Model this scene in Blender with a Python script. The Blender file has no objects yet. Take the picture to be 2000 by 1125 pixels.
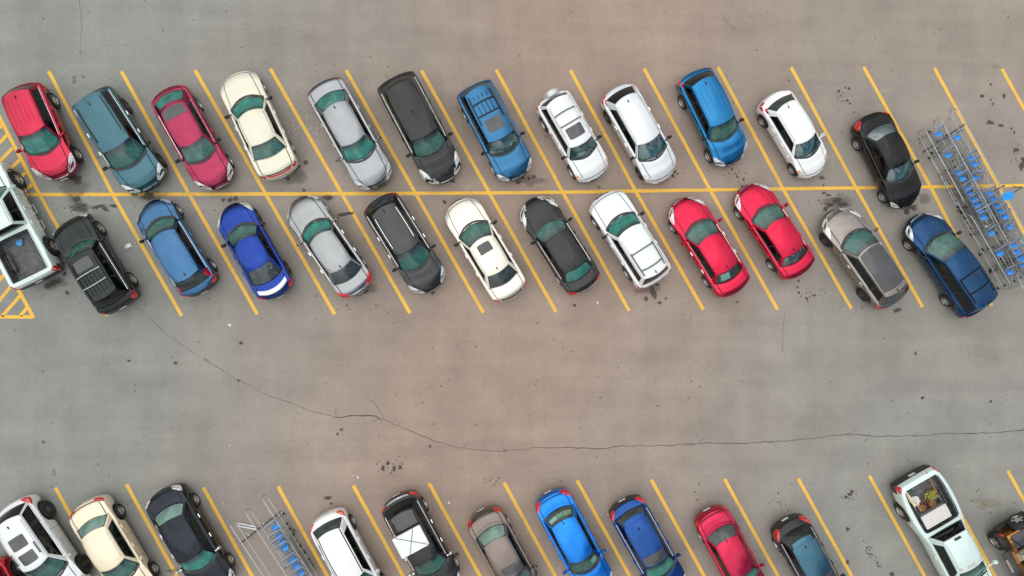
import bpy, bmesh, math, random
from mathutils import Vector, Matrix, Euler, noise as mnoise
rnd = random.Random(11)
S = bpy.context.scene
COL = S.collection
R = math.radians
# ------------------------------------------------------------------ camera
HCAM = 29.9
FPX = 1376.0                       # focal length in photo pixels (photo 2000 x 1125)
cam = bpy.data.cameras.new('camera')
cam.sensor_width = 36.0
cam.lens = 36.0 * FPX / 2000.0
cam.clip_end = 2000
camo = bpy.data.objects.new('camera', cam)
COL.objects.link(camo)
camo.location = (0, 0, HCAM)
TILT = math.atan2(70, FPX)
camo.rotation_euler = (R(0.1), -TILT, 0)
S.camera = camo
CM = Euler(camo.rotation_euler).to_matrix()

def G(px, py, z=0.0):
    """photo pixel -> point of the horizontal plane at height z"""
    d = CM @ Vector(((px - 1000) / FPX, -(py - 562.5) / FPX, -1))
    t = (z - HCAM) / d.z
    return Vector((d.x * t, d.y * t, z))

# ------------------------------------------------------------------ light
SUN_EL, SUN_AZ = R(62), R(150)     # az: direction the sun stands in, measured in the x/y plane
world = bpy.data.worlds.new("World")
S.world = world
world.use_nodes = True
wt = world.node_tree
wt.nodes.clear()
def wn(t, **k):
    n = wt.nodes.new(t)
    for a, b in k.items():
        setattr(n, a, b)
    return n
wo = wn('ShaderNodeOutputWorld'); bg = wn('ShaderNodeBackground')
sky = wn('ShaderNodeTexSky', sky_type='NISHITA', sun_disc=False, sun_elevation=SUN_EL, sun_rotation=R(90) - SUN_AZ)
tc = wn('ShaderNodeTexCoord')
nz = wn('ShaderNodeTexNoise'); nz.inputs['Scale'].default_value = 4.6; nz.inputs['Detail'].default_value = 7; nz.inputs['Roughness'].default_value = .58; nz.inputs['Distortion'].default_value = .6
dot = wn('ShaderNodeVectorMath', operation='DOT_PRODUCT')
gapdir = Vector((.70, -.50, .45)).normalized()
dot.inputs[1].default_value = gapdir
# cover = noise + opening towards the lower right
mr = wn('ShaderNodeMapRange'); mr.inputs['From Min'].default_value = .78; mr.inputs['From Max'].default_value = .93
mr.inputs['To Min'].default_value = .42; mr.inputs['To Max'].default_value = -.12
dot2 = wn('ShaderNodeVectorMath', operation='DOT_PRODUCT'); dot2.inputs[1].default_value = Vector((.24, .56, .79)).normalized()
mr2 = wn('ShaderNodeMapRange'); mr2.inputs['From Min'].default_value = .955; mr2.inputs['From Max'].default_value = .99
mr2.inputs['To Min'].default_value = 0.; mr2.inputs['To Max'].default_value = -.40
ad2 = wn('ShaderNodeMath', operation='ADD')
ad = wn('ShaderNodeMath', operation='ADD')
cr = wn('ShaderNodeValToRGB'); cr.color_ramp.elements[0].position = .40; cr.color_ramp.elements[1].position = .56
nz2 = wn('ShaderNodeTexNoise'); nz2.inputs['Scale'].default_value = 2.4; nz2.inputs['Detail'].default_value = 5
cc = wn('ShaderNodeValToRGB')
cc.color_ramp.elements[0].position = .3; cc.color_ramp.elements[0].color = (5.9, 6.2, 6.5, 1)
cc.color_ramp.elements[1].position = .72; cc.color_ramp.elements[1].color = (11.8, 11.8, 11.7, 1)
mx = wn('ShaderNodeMix', data_type='RGBA')
L_ = wt.links.new
L_(tc.outputs['Generated'], nz.inputs['Vector']); L_(tc.outputs['Generated'], nz2.inputs['Vector']); L_(tc.outputs['Generated'], dot.inputs[0])
L_(dot.outputs['Value'], mr.inputs['Value']); L_(nz.outputs['Fac'], ad.inputs[0]); L_(mr.outputs['Result'], ad.inputs[1])
L_(tc.outputs['Generated'], dot2.inputs[0]); L_(dot2.outputs['Value'], mr2.inputs['Value']); L_(ad.outputs[0], ad2.inputs[0]); L_(mr2.outputs['Result'], ad2.inputs[1])
L_(ad2.outputs[0], cr.inputs['Fac']); L_(nz2.outputs['Fac'], cc.inputs['Fac'])
L_(cr.outputs['Color'], mx.inputs['Factor']); L_(sky.outputs['Color'], mx.inputs['A']); L_(cc.outputs['Color'], mx.inputs['B'])
sx = wn('ShaderNodeSeparateXYZ'); L_(tc.outputs['Generated'], sx.inputs[0])
mz = wn('ShaderNodeMapRange'); mz.inputs['From Min'].default_value = 0.; mz.inputs['From Max'].default_value = 1.
mz.inputs['To Min'].default_value = .24; mz.inputs['To Max'].default_value = 1.22
L_(sx.outputs[2], mz.inputs['Value'])
mv = wn('ShaderNodeVectorMath', operation='SCALE'); L_(mx.outputs['Result'], mv.inputs[0]); L_(mz.outputs['Result'], mv.inputs['Scale'])
L_(mv.outputs[0], bg.inputs['Color']); bg.inputs['Strength'].default_value = 0.130
L_(bg.outputs[0], wo.inputs['Surface'])
sd = bpy.data.lights.new('sun', 'SUN'); sd.energy = .85; sd.angle = R(85); sd.color = (1, .96, .9)
so = bpy.data.objects.new('sun', sd); COL.objects.link(so)
sdir = Vector((math.cos(SUN_EL) * math.cos(SUN_AZ), math.cos(SUN_EL) * math.sin(SUN_AZ), math.sin(SUN_EL)))
so.rotation_euler = sdir.to_track_quat('Z', 'Y').to_euler(); so.location = sdir * 60
S.view_settings.view_transform = 'Standard'; S.view_settings.look = 'None'
S.view_settings.exposure = 0.0; S.view_settings.gamma = 1.0
S.render.engine = 'CYCLES'
S.render.resolution_x, S.render.resolution_y = 1024, 576
S.cycles.transparent_max_bounces = 12

# ------------------------------------------------------------------ materials
def lin(h):
    h = h.lstrip('#')
    o = []
    for i in (0, 2, 4):
        c = int(h[i:i + 2], 16) / 255
        o.append(c / 12.92 if c <= .04045 else ((c + .055) / 1.055) ** 2.4)
    return tuple(o)

class NT:
    def __init__(s, name):
        s.m = bpy.data.materials.new(name); s.m.use_nodes = True
        s.t = s.m.node_tree; s.t.nodes.clear()
        s.out = s.n('ShaderNodeOutputMaterial')
    def n(s, t, **k):
        nd = s.t.nodes.new(t)
        for a, b in k.items():
            setattr(nd, a, b)
        return nd
    def l(s, a, b):
        s.t.links.new(a, b)
    def noise(s, scale, detail=3, rough=.5, coord='Object', scl=None):
        c = s.n('ShaderNodeTexCoord'); nz = s.n('ShaderNodeTexNoise')
        nz.inputs['Scale'].default_value = scale; nz.inputs['Detail'].default_value = detail; nz.inputs['Roughness'].default_value = rough
        if scl:
            mp = s.n('ShaderNodeMapping'); mp.inputs['Scale'].default_value = scl
            s.l(c.outputs[coord], mp.inputs['Vector']); s.l(mp.outputs[0], nz.inputs['Vector'])
        else:
            s.l(c.outputs[coord], nz.inputs['Vector'])
        return nz.outputs['Fac']
    def ramp(s, src, stops):
        r = s.n('ShaderNodeValToRGB'); e = r.color_ramp.elements
        while len(e) < len(stops):
            e.new(.5)
        for i, (p, c) in enumerate(stops):
            e[i].position = p
            e[i].color = (c, c, c, 1) if not isinstance(c, tuple) else (*c[:3], 1)
        s.l(src, r.inputs['Fac'])
        return r.outputs['Color']
    def mix(s, f, a, b, blend='MIX'):
        m = s.n('ShaderNodeMix', data_type='RGBA', blend_type=blend)
        for v, k in ((f, 'Factor'), (a, 'A'), (b, 'B')):
            if hasattr(v, 'is_linked'):
                s.l(v, m.inputs[k])
            elif k == 'Factor':
                m.inputs[k].default_value = v
            else:
                m.inputs[k].default_value = (*v[:3], 1)
        return m.outputs['Result']
    def math(s, op, a, b=None, c=None):
        m = s.n('ShaderNodeMath', operation=op)
        for i, v in enumerate((a, b, c)):
            if v is None: continue
            if hasattr(v, 'is_linked'): s.l(v, m.inputs[i])
            else: m.inputs[i].default_value = v
        return m.outputs[0]

_mc = {}
def mat(name, col, rough=.5, metal=0., coat=0., var=.15, nscale=8., spec=.5):
    if name in _mc: return _mc[name]
    t = NT(name); p = t.n('ShaderNodeBsdfPrincipled')
    f = t.noise(nscale, 4)
    dark = tuple(c * (1 - var) for c in col); lite = tuple(min(1, c * (1 + var)) for c in col)
    t.l(t.ramp(f, [(.3, dark), (.7, lite)]), p.inputs['Base Color'])
    t.l(t.ramp(f, [(.3, max(0, rough - .06)), (.7, min(1, rough + .06))]), p.inputs['Roughness'])
    p.inputs['Metallic'].default_value = metal; p.inputs['Coat Weight'].default_value = coat
    p.inputs['Coat Roughness'].default_value = .05; p.inputs['Specular IOR Level'].default_value = spec
    t.l(p.outputs[0], t.out.inputs['Surface'])
    _mc[name] = t.m
    return t.m

def paint(hexc, metal=.55, rough=.24):
    key = 'paint ' + hexc + str(metal)
    if key in _mc: return _mc[key]
    c = lin(hexc)
    lum = .3 * c[0] + .6 * c[1] + .1 * c[2]
    if metal >= .2:
        metal = .9 if lum < .7 else metal
        k = .74 if lum < .45 else .56 if lum < .7 else 1.
        if lum > .03: c = tuple(x * k for x in c)
    t = NT('car paint ' + hexc); p = t.n('ShaderNodeBsdfPrincipled')
    dust = t.ramp(t.noise(2.3, 6, .62), [(.42, 0.), (.85, .05 if lum < .3 else .10)])
    flake = t.ramp(t.noise(60, 2), [(.35, tuple(x * .94 for x in c)), (.65, tuple(min(1, x * 1.05) for x in c))])
    t.l(t.mix(dust, flake, (.30, .28, .25)), p.inputs['Base Color'])
    t.l(t.ramp(t.noise(1.7, 5), [(.35, rough - .05), (.75, rough + .10)]), p.inputs['Roughness'])
    p.inputs['Metallic'].default_value = metal
    p.inputs['Specular IOR Level'].default_value = .28 if lum < .1 else .45
    p.inputs['Coat Weight'].default_value = .45; p.inputs['Coat Roughness'].default_value = .05
    t.l(p.outputs[0], t.out.inputs['Surface'])
    _mc[key] = t.m
    return t.m

def glass(name, tint, haze, hazecol, frit=.93, fritcol=(.012, .014, .015), ior=1.52, band=0):
    """tinted car glass with a black printed border (border follows the pane's own UVs)"""
    if name in _mc: return _mc[name]
    t = NT(name)
    tr = t.n('ShaderNodeBsdfTransparent'); tr.inputs[0].default_value = (*tint, 1)
    df = t.n('ShaderNodeBsdfDiffuse')
    n1 = t.noise(2.6, 5, .6)
    hz_ = t.ramp(n1, [(.30, tuple(c * .50 for c in hazecol)), (.7, tuple(min(1, c * 1.30) for c in hazecol))])
    if band:      # headliner shade painted into the haze colour along the pane's top
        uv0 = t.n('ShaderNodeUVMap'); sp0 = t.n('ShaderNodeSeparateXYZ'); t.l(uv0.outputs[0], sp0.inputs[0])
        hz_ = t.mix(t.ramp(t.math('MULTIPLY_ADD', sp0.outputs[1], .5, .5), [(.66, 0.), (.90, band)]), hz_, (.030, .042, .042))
    t.l(hz_, df.inputs[0])
    m1 = t.n('ShaderNodeMixShader'); m1.inputs[0].default_value = haze
    t.l(tr.outputs[0], m1.inputs[1]); t.l(df.outputs[0], m1.inputs[2])
    gl = t.n('ShaderNodeBsdfGlossy'); gl.inputs['Roughness'].default_value = .02; gl.inputs['Color'].default_value = (.95, 1, 1, 1)
    fr = t.n('ShaderNodeFresnel'); fr.inputs['IOR'].default_value = ior
    m2 = t.n('ShaderNodeMixShader'); t.l(fr.outputs[0], m2.inputs[0]); t.l(m1.outputs[0], m2.inputs[1]); t.l(gl.outputs[0], m2.inputs[2])
    if frit:
        uv = t.n('ShaderNodeUVMap'); sp = t.n('ShaderNodeSeparateXYZ'); t.l(uv.outputs[0], sp.inputs[0])
        a = t.math('POWER', t.math('ABSOLUTE', sp.outputs[0]), 7.); b = t.math('POWER', t.math('ABSOLUTE', sp.outputs[1]), 7.)
        k = t.math('GREATER_THAN', t.math('ADD', a, b), frit ** 7)
        bk = t.n('ShaderNodeBsdfPrincipled'); bk.inputs['Base Color'].default_value = (*fritcol, 1); bk.inputs['Roughness'].default_value = .15
        m3 = t.n('ShaderNodeMixShader'); t.l(k, m3.inputs[0]); t.l(m2.outputs[0], m3.inputs[1]); t.l(bk.outputs[0], m3.inputs[2])
        t.l(m3.outputs[0], t.out.inputs['Surface'])
    else:
        t.l(m2.outputs[0], t.out.inputs['Surface'])
    _mc[name] = t.m
    return t.m

M = {
    'black': mat('black plastic trim', (.016, .017, .018), .42, 0, .1),
    'gloss': mat('gloss black', (.010, .011, .012), .12, 0, .6),
    'seam': mat('dark panel gap', (.006, .006, .007), .7),
    'tyre': mat('tyre rubber', (.018, .019, .020), .75, var=.3, nscale=14),
    'rim': mat('alloy rim', (.62, .63, .64), .3, .85),
    'rimdark': mat('dark alloy rim', (.10, .10, .105), .35, .7),
    'rimgold': mat('tan alloy rim', (.55, .50, .36), .4, .6),
    'rimback': mat('dark rim backing', (.02, .02, .02), .8),  # plain dark disc behind the spokes
    'chrome': mat('chrome', (.82, .83, .84), .14, 1.),
    'rail': mat('galvanised steel tube', (.52, .54, .54), .40, .8, nscale=20),
    'wire': mat('cart steel wire', (.34, .36, .36), .35, .7),
    'steel': mat('dull dark steel', (.10, .10, .10), .55, .4),
    'lamp': mat('clear headlight lens', (.74, .76, .76), .12, .25, 1., var=.45, nscale=16),
    'amber': mat('amber lens', (.85, .30, .06), .15, 0, 1.),
    'red': mat('red tail light lens', (.62, .012, .02), .14, 0, 1., var=.4, nscale=14),
    'redor': mat('orange red tail light lens', (.80, .07, .02), .14, 0, 1., var=.3, nscale=14),
    'inside': mat('cabin lining', (.06, .062, .06), .9, var=.4, nscale=4),
    'dash': mat('dashboard', (.24, .25, .24), .8, var=.4, nscale=5),
    'seat': mat('seat cloth', (.30, .30, .29), .9, var=.3, nscale=9),
    'seattan': mat('tan seat cloth', (.42, .36, .27), .9, var=.3, nscale=9),
    'under': mat('underbody', (.012, .012, .012), .9),
    'plate': mat('number plate', (.62, .63, .62), .4, var=.35, nscale=30),
    'bed': mat('ribbed bed liner', (.10, .10, .102), .6, var=.45, nscale=5),
    'blue': mat('blue plastic', (.02, .24, .72), .35, 0, .2),
    'sun': mat('dark sunroof glass', (.045, .047, .052), .12, .0, .5, var=.3, nscale=2),
}
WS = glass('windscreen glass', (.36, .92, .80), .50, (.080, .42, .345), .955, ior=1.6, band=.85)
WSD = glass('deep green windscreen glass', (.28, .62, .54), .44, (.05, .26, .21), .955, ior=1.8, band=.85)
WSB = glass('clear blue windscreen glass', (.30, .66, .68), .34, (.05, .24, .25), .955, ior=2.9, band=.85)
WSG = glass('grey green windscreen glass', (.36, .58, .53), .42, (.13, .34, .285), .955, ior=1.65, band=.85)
RWT = glass('teal rear glass', (.30, .76, .66), .48, (.08, .36, .30), .945, ior=1.6)
RWG = glass('grey rear glass', (.10, .13, .125), .50, (.075, .10, .095), .965, ior=1.7)
RWB = glass('black rear glass', (.03, .03, .03), .3, (.016, .018, .019), .97)
RWL = glass('pale green rear glass', (.50, .80, .70), .50, (.30, .50, .42), .94)
RWS = glass('blue grey rear glass', (.2, .3, .34), .4, (.05, .12, .15), .95, ior=2.6)
RWC = glass('mirroring dark rear glass', (.10, .13, .14), .5, (.05, .075, .085), .965, ior=2.6)
SW = glass('dark side glass', (.055, .075, .07), .16, (.012, .016, .016), 0)
SWC = glass('clear side glass', (.22, .36, .31), .14, (.03, .055, .05), 0)

# ------------------------------------------------------------------ object helpers
def link(name, me, parent=None):
    o = bpy.data.objects.new(name, me); COL.objects.link(o)
    if parent: o.parent = parent
    return o

def thing(name, label, cat, loc=(0, 0, 0), rz=0, group=None):
    o = link(name, None)
    o.empty_display_size = .3
    o.location = loc; o.rotation_euler = (0, 0, rz)
    o['label'] = label; o['category'] = cat
    if group: o['group'] = group
    return o

def tag(o, label, cat, group=None):
    o['label'] = label; o['category'] = cat
    if group: o['group'] = group
    return o

class MB:
    def __init__(s):
        s.v = []; s.f = []; s.mi = []; s.uv = {}
    def grid(s, P, mi=0, skip=None, uv=None, mif=None, close=False):
        ni, nj = len(P), len(P[0]); b = len(s.v)
        for r in P:
            s.v.extend(tuple(p) for p in r)
        for i in range(ni - 1):
            for j in range(nj if close else nj - 1):
                if skip and skip(i, j): continue
                j2 = (j + 1) % nj
                s.f.append((b + i * nj + j, b + i * nj + j2, b + (i + 1) * nj + j2, b + (i + 1) * nj + j))
                s.mi.append(mif(i, j) if mif else mi)
        if uv:
            for i in range(ni):
                for j in range(nj):
                    s.uv[b + i * nj + j] = uv(i, j)
        return s
    def poly(s, pts, mi=0):
        b = len(s.v); s.v.extend(tuple(p) for p in pts); s.f.append(tuple(range(b, b + len(pts)))); s.mi.append(mi)
        return s
    def box(s, c, d, mi=0, rot=None, bev=0.):
        """box with chamfered vertical + top edges"""
        hx, hy, hz = d[0] / 2, d[1] / 2, d[2] / 2
        c = Vector(c)
        b = min(bev, hx * .9, hy * .9, hz * .9)
        if b <= 0:
            lv = [(-1, [(-hx, -hy), (hx, -hy), (hx, hy), (-hx, hy)]), (1, [(-hx, -hy), (hx, -hy), (hx, hy), (-hx, hy)])]
            rings = [[Vector((x, y, sg * hz)) for x, y in pl] for sg, pl in lv]
        else:
            def oct_(k):
                X, Y = hx - k, hy - k
                return [(-X + b, -Y), (X - b, -Y), (X, -Y + b), (X, Y - b), (X - b, Y), (-X + b, Y), (-X, Y - b), (-X, -Y + b)]
            rings = [[Vector((x, y, z)) for x, y in oct_(k)] for k, z in ((b * .7, -hz), (0, -hz + b), (0, hz - b), (b * .7, hz))]
        if rot is not None:
            rings = [[rot @ p for p in r] for r in rings]
        rings = [[p + c for p in r] for r in rings]
        s.grid(rings, mi, close=True)
        s.poly(list(reversed(rings[0])), mi); s.poly(rings[-1], mi)
        return s
    def tube(s, pts, r, n=6, mi=0, closed=False, caps=True):
        pts = [Vector(p) for p in pts]
        P = []
        m = len(pts)
        up = None
        for i in range(m):
            a = pts[(i - 1) % m] if (closed or i > 0) else pts[i]
            c = pts[(i + 1) % m] if (closed or i < m - 1) else pts[i]
            t = (c - a)
            if t.length < 1e-9: t = Vector((1, 0, 0))
            t.normalize()
            if up is None:
                up = Vector((0, 0, 1)) if abs(t.z) < .9 else Vector((1, 0, 0))
            x = up.cross(t)
            if x.length < 1e-5: x = Vector((0, 1, 0)).cross(t)
            x.normalize(); y = t.cross(x); up = y
            P.append([pts[i] + (x * math.cos(2 * math.pi * k / n) + y * math.sin(2 * math.pi * k / n)) * r for k in range(n)])
        if closed: P.append(P[0])
        s.grid(P, mi, close=True)
        if caps and not closed:
            s.poly(list(reversed(P[0])), mi); s.poly(P[-1], mi)
        return s
    def lathe(s, prof, n=28, axis='y', mi=0):
        P = []
        for k in range(n + 1):
            a = 2 * math.pi * k / n
            row = []
            for r, h in prof:
                if axis == 'y': row.append((r * math.cos(a), h, r * math.sin(a)))
                else: row.append((r * math.cos(a), r * math.sin(a), h))
            P.append(row)
        return s.grid(P, mi)
    def mesh(s, name, mats, weld=True, angle=42, smooth=True):
        me = bpy.data.meshes.new(name)
        me.from_pydata(s.v, [], s.f)
        if not isinstance(mats, (list, tuple)): mats = [mats]
        for m in mats: me.materials.append(m)
        for p, mi in zip(me.polygons, s.mi):
            p.material_index = mi
        if s.uv:
            ul = me.uv_layers.new(name='UVMap')
            for lp in me.loops:
                u = s.uv.get(lp.vertex_index, (0, 0)); ul.data[lp.index].uv = u
        if weld and not s.uv:
            bm = bmesh.new(); bm.from_mesh(me)
            bmesh.ops.remove_doubles(bm, verts=bm.verts, dist=2e-4)
            bmesh.ops.recalc_face_normals(bm, faces=bm.faces)
            bm.to_mesh(me); bm.free()
        if smooth:
            me.shade_smooth()
            me.set_sharp_from_angle(angle=R(angle))
        me.update()
        return me
    def out(s, c=(0, 0, .55)):
        c = Vector(c); k = 0
        for f in s.f:
            p = [Vector(s.v[i]) for i in f]
            m = sum(p, Vector()) / len(p)
            k += (p[2] - p[0]).cross(p[3] - p[1]).dot(m - c)
        if k < 0: s.f = [tuple(reversed(f)) for f in s.f]
        return s
    def build(s, name, mats, parent=None, **k):
        return link(name, s.mesh(name, mats, **k), parent)

def lerp(a, b, t): return a + (b - a) * t
def interp(tab, x):
    if x <= tab[0][0]: return tab[0][1]
    for (x0, y0), (x1, y1) in zip(tab, tab[1:]):
        if x <= x1:
            t = (x - x0) / (x1 - x0); t = t * t * (3 - 2 * t) * .5 + t * .5
            return lerp(y0, y1, t)
    return tab[-1][1]
def lin_(a, b, n): return [lerp(a, b, i / (n - 1)) for i in range(n)]

# ------------------------------------------------------------------ wheels (shared meshes, radius 1 scaled by the wheel)
def make_tyre():
    w = .34
    return MB().lathe([(.60, -w), (.72, -w - .02), (.90, -w), (.985, -w * .72), (1, -w * .3), (1, w * .3), (.985, w * .72), (.90, w), (.72, w + .02), (.60, w)], 30).mesh('tyre', M['tyre'])
def make_rim(n, m):
    b = MB()
    b.lathe([(.0, .16), (.60, .16)], 26, mi=1)
    b.lathe([(.70, .30), (.70, .345), (.63, .335), (.60, .24), (.60, .10)], 28, mi=0)
    b.lathe([(.0, .31), (.13, .30), (.17, .22)], 14, mi=0)
    for k in range(n):
        a = 2 * math.pi * k / n
        r = Matrix.Rotation(-a, 3, 'Y')
        wd = .60 / n + .03
        P = [[r @ Vector((x, y, z)) for x, y, z in ((.12, .27, -wd * 1.1), (.12, .30, 0), (.12, .27, wd * 1.1))],
             [r @ Vector((x, y, z)) for x, y, z in ((.40, .27, -wd * .8), (.40, .31, 0), (.40, .27, wd * .8))],
             [r @ Vector((x, y, z)) for x, y, z in ((.63, .26, -wd), (.63, .31, 0), (.63, .26, wd))]]
        b.grid(P, 0)
    return b.mesh('rim', [m, M['rimback']])
TYRE = make_tyre()
RIMS = {}
def rim_mesh(n, m):
    if (n, m) not in RIMS: RIMS[(n, m)] = make_rim(n, M[m])
    return RIMS[(n, m)]
def add_wheel(parent, x, y, r, side, rim, name='wheel', widen=1.0, turn=0):
    w = link(name, TYRE, parent)
    w.location = (x, y, r); w.scale = (r, r * widen, r)
    w.rotation_euler = (0, rnd.uniform(0, 6), (0 if side > 0 else math.pi) + turn)
    k = link('rim', rim_mesh(*rim), w)
    return w
# shared seat meshes
def make_seat():
    b = MB()
    rot = Matrix.Rotation(R(-16), 3, 'Y')
    b.box((0, 0, .30), (.16, .46, .62), rot=rot, bev=.06)
    b.box((-.13, 0, .70), (.11, .26, .18), rot=rot, bev=.045)
    b.box((.28, 0, .06), (.5, .46, .16), bev=.05)
    return b.mesh('seat', M['seat'])
def make_bench():
    b = MB()
    rot = Matrix.Rotation(R(-20), 3, 'Y')
    b.box((0, 0, .27), (.16, 1.16, .56), rot=rot, bev=.06)
    for y in (-.38, .38): b.box((-.12, y, .60), (.1, .24, .15), rot=rot, bev=.04)
    return b.mesh('rear_seat', M['seat'])
SEAT = make_seat(); BENCH = make_bench()
SEATT = SEAT.copy(); SEATT.materials[0] = M['seattan']; BENCHT = BENCH.copy(); BENCHT.materials[0] = M['seattan']

# ------------------------------------------------------------------ car builder
GS = [0, .05, .13, .28, .48, .68, .86, 1.0]
OS = [0, .022, .036, .040, .032, .012, -.025, -.075]      # bulge of the flanks
OE = [0, .028, .050, .062, .080, .075, .04, -.04]       # bulge of the bumpers
T = {
 'sedan': dict(H=1.45, rw=.325, fw=.185, rwf=.79, fc=.252, frf=.405, frr=.745, frb=.878, wr=.675, bf=.26, br=.16,
    prof=[(0, .60), (.03, .70), (.10, .79), (.27, .90), (.5, .92), (.75, .95), (.86, .99), (.96, .98), (1, .90)],
    win=[(.10, .46), (.50, .93)], fcr=.12, rcr=.09, e0=.80, e1=.84),
 'hatch': dict(H=1.50, rw=.32, fw=.175, rwf=.815, fc=.225, frf=.385, frr=.86, frb=.955, wr=.68, bf=.26, br=.13,
    prof=[(0, .62), (.03, .74), (.10, .83), (.24, .96), (.5, .97), (.8, 1.0), (.95, .98), (1, .92)],
    win=[(.13, .50), (.53, .94)], fcr=.13, rcr=.09, e0=.78, e1=.82),
 'suv': dict(H=1.70, rw=.365, fw=.185, rwf=.80, fc=.240, frf=.385, frr=.925, frb=.985, wr=.70, bf=.18, br=.08,
    prof=[(0, .74), (.025, .86), (.10, .96), (.25, 1.04), (.5, 1.05), (.8, 1.07), (.96, 1.06), (1, 1.0)],
    win=[(.05, .28), (.32, .60), (.63, .94)], fcr=.09, rcr=.06, e0=.82, e1=.88),
 'cuv': dict(H=1.64, rw=.355, fw=.185, rwf=.805, fc=.238, frf=.41, frr=.89, frb=.97, wr=.685, bf=.25, br=.13,
    prof=[(0, .68), (.03, .80), (.10, .90), (.25, 1.01), (.5, 1.02), (.8, 1.06), (.95, 1.06), (1, .98)],
    win=[(.07, .27), (.31, .60), (.63, .94)], fcr=.12, rcr=.08, e0=.79, e1=.83),
 'van': dict(H=1.74, rw=.34, fw=.175, rwf=.795, fc=.215, frf=.385, frr=.925, frb=.98, wr=.71, bf=.24, br=.10,
    prof=[(0, .66), (.03, .80), (.10, .90), (.20, 1.01), (.5, 1.02), (.8, 1.04), (.96, 1.03), (1, .96)],
    win=[(.05, .34), (.37, .64), (.67, .94)], fcr=.10, rcr=.06, e0=.82, e1=.88),
 'pickup': dict(H=1.82, rw=.40, fw=.165, rwf=.785, fc=.235, frf=.345, frr=.585, frb=.60, wr=.66, bf=.12, br=.03,
    prof=[(0, .92), (.02, 1.02), (.10, 1.10), (.24, 1.18), (.5, 1.18), (.62, 1.16), (.97, 1.16), (1, 1.14)],
    win=[(.08, .40), (.47, .94)], fcr=.05, rcr=.02, e0=.88, e1=.97),
}

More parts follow.
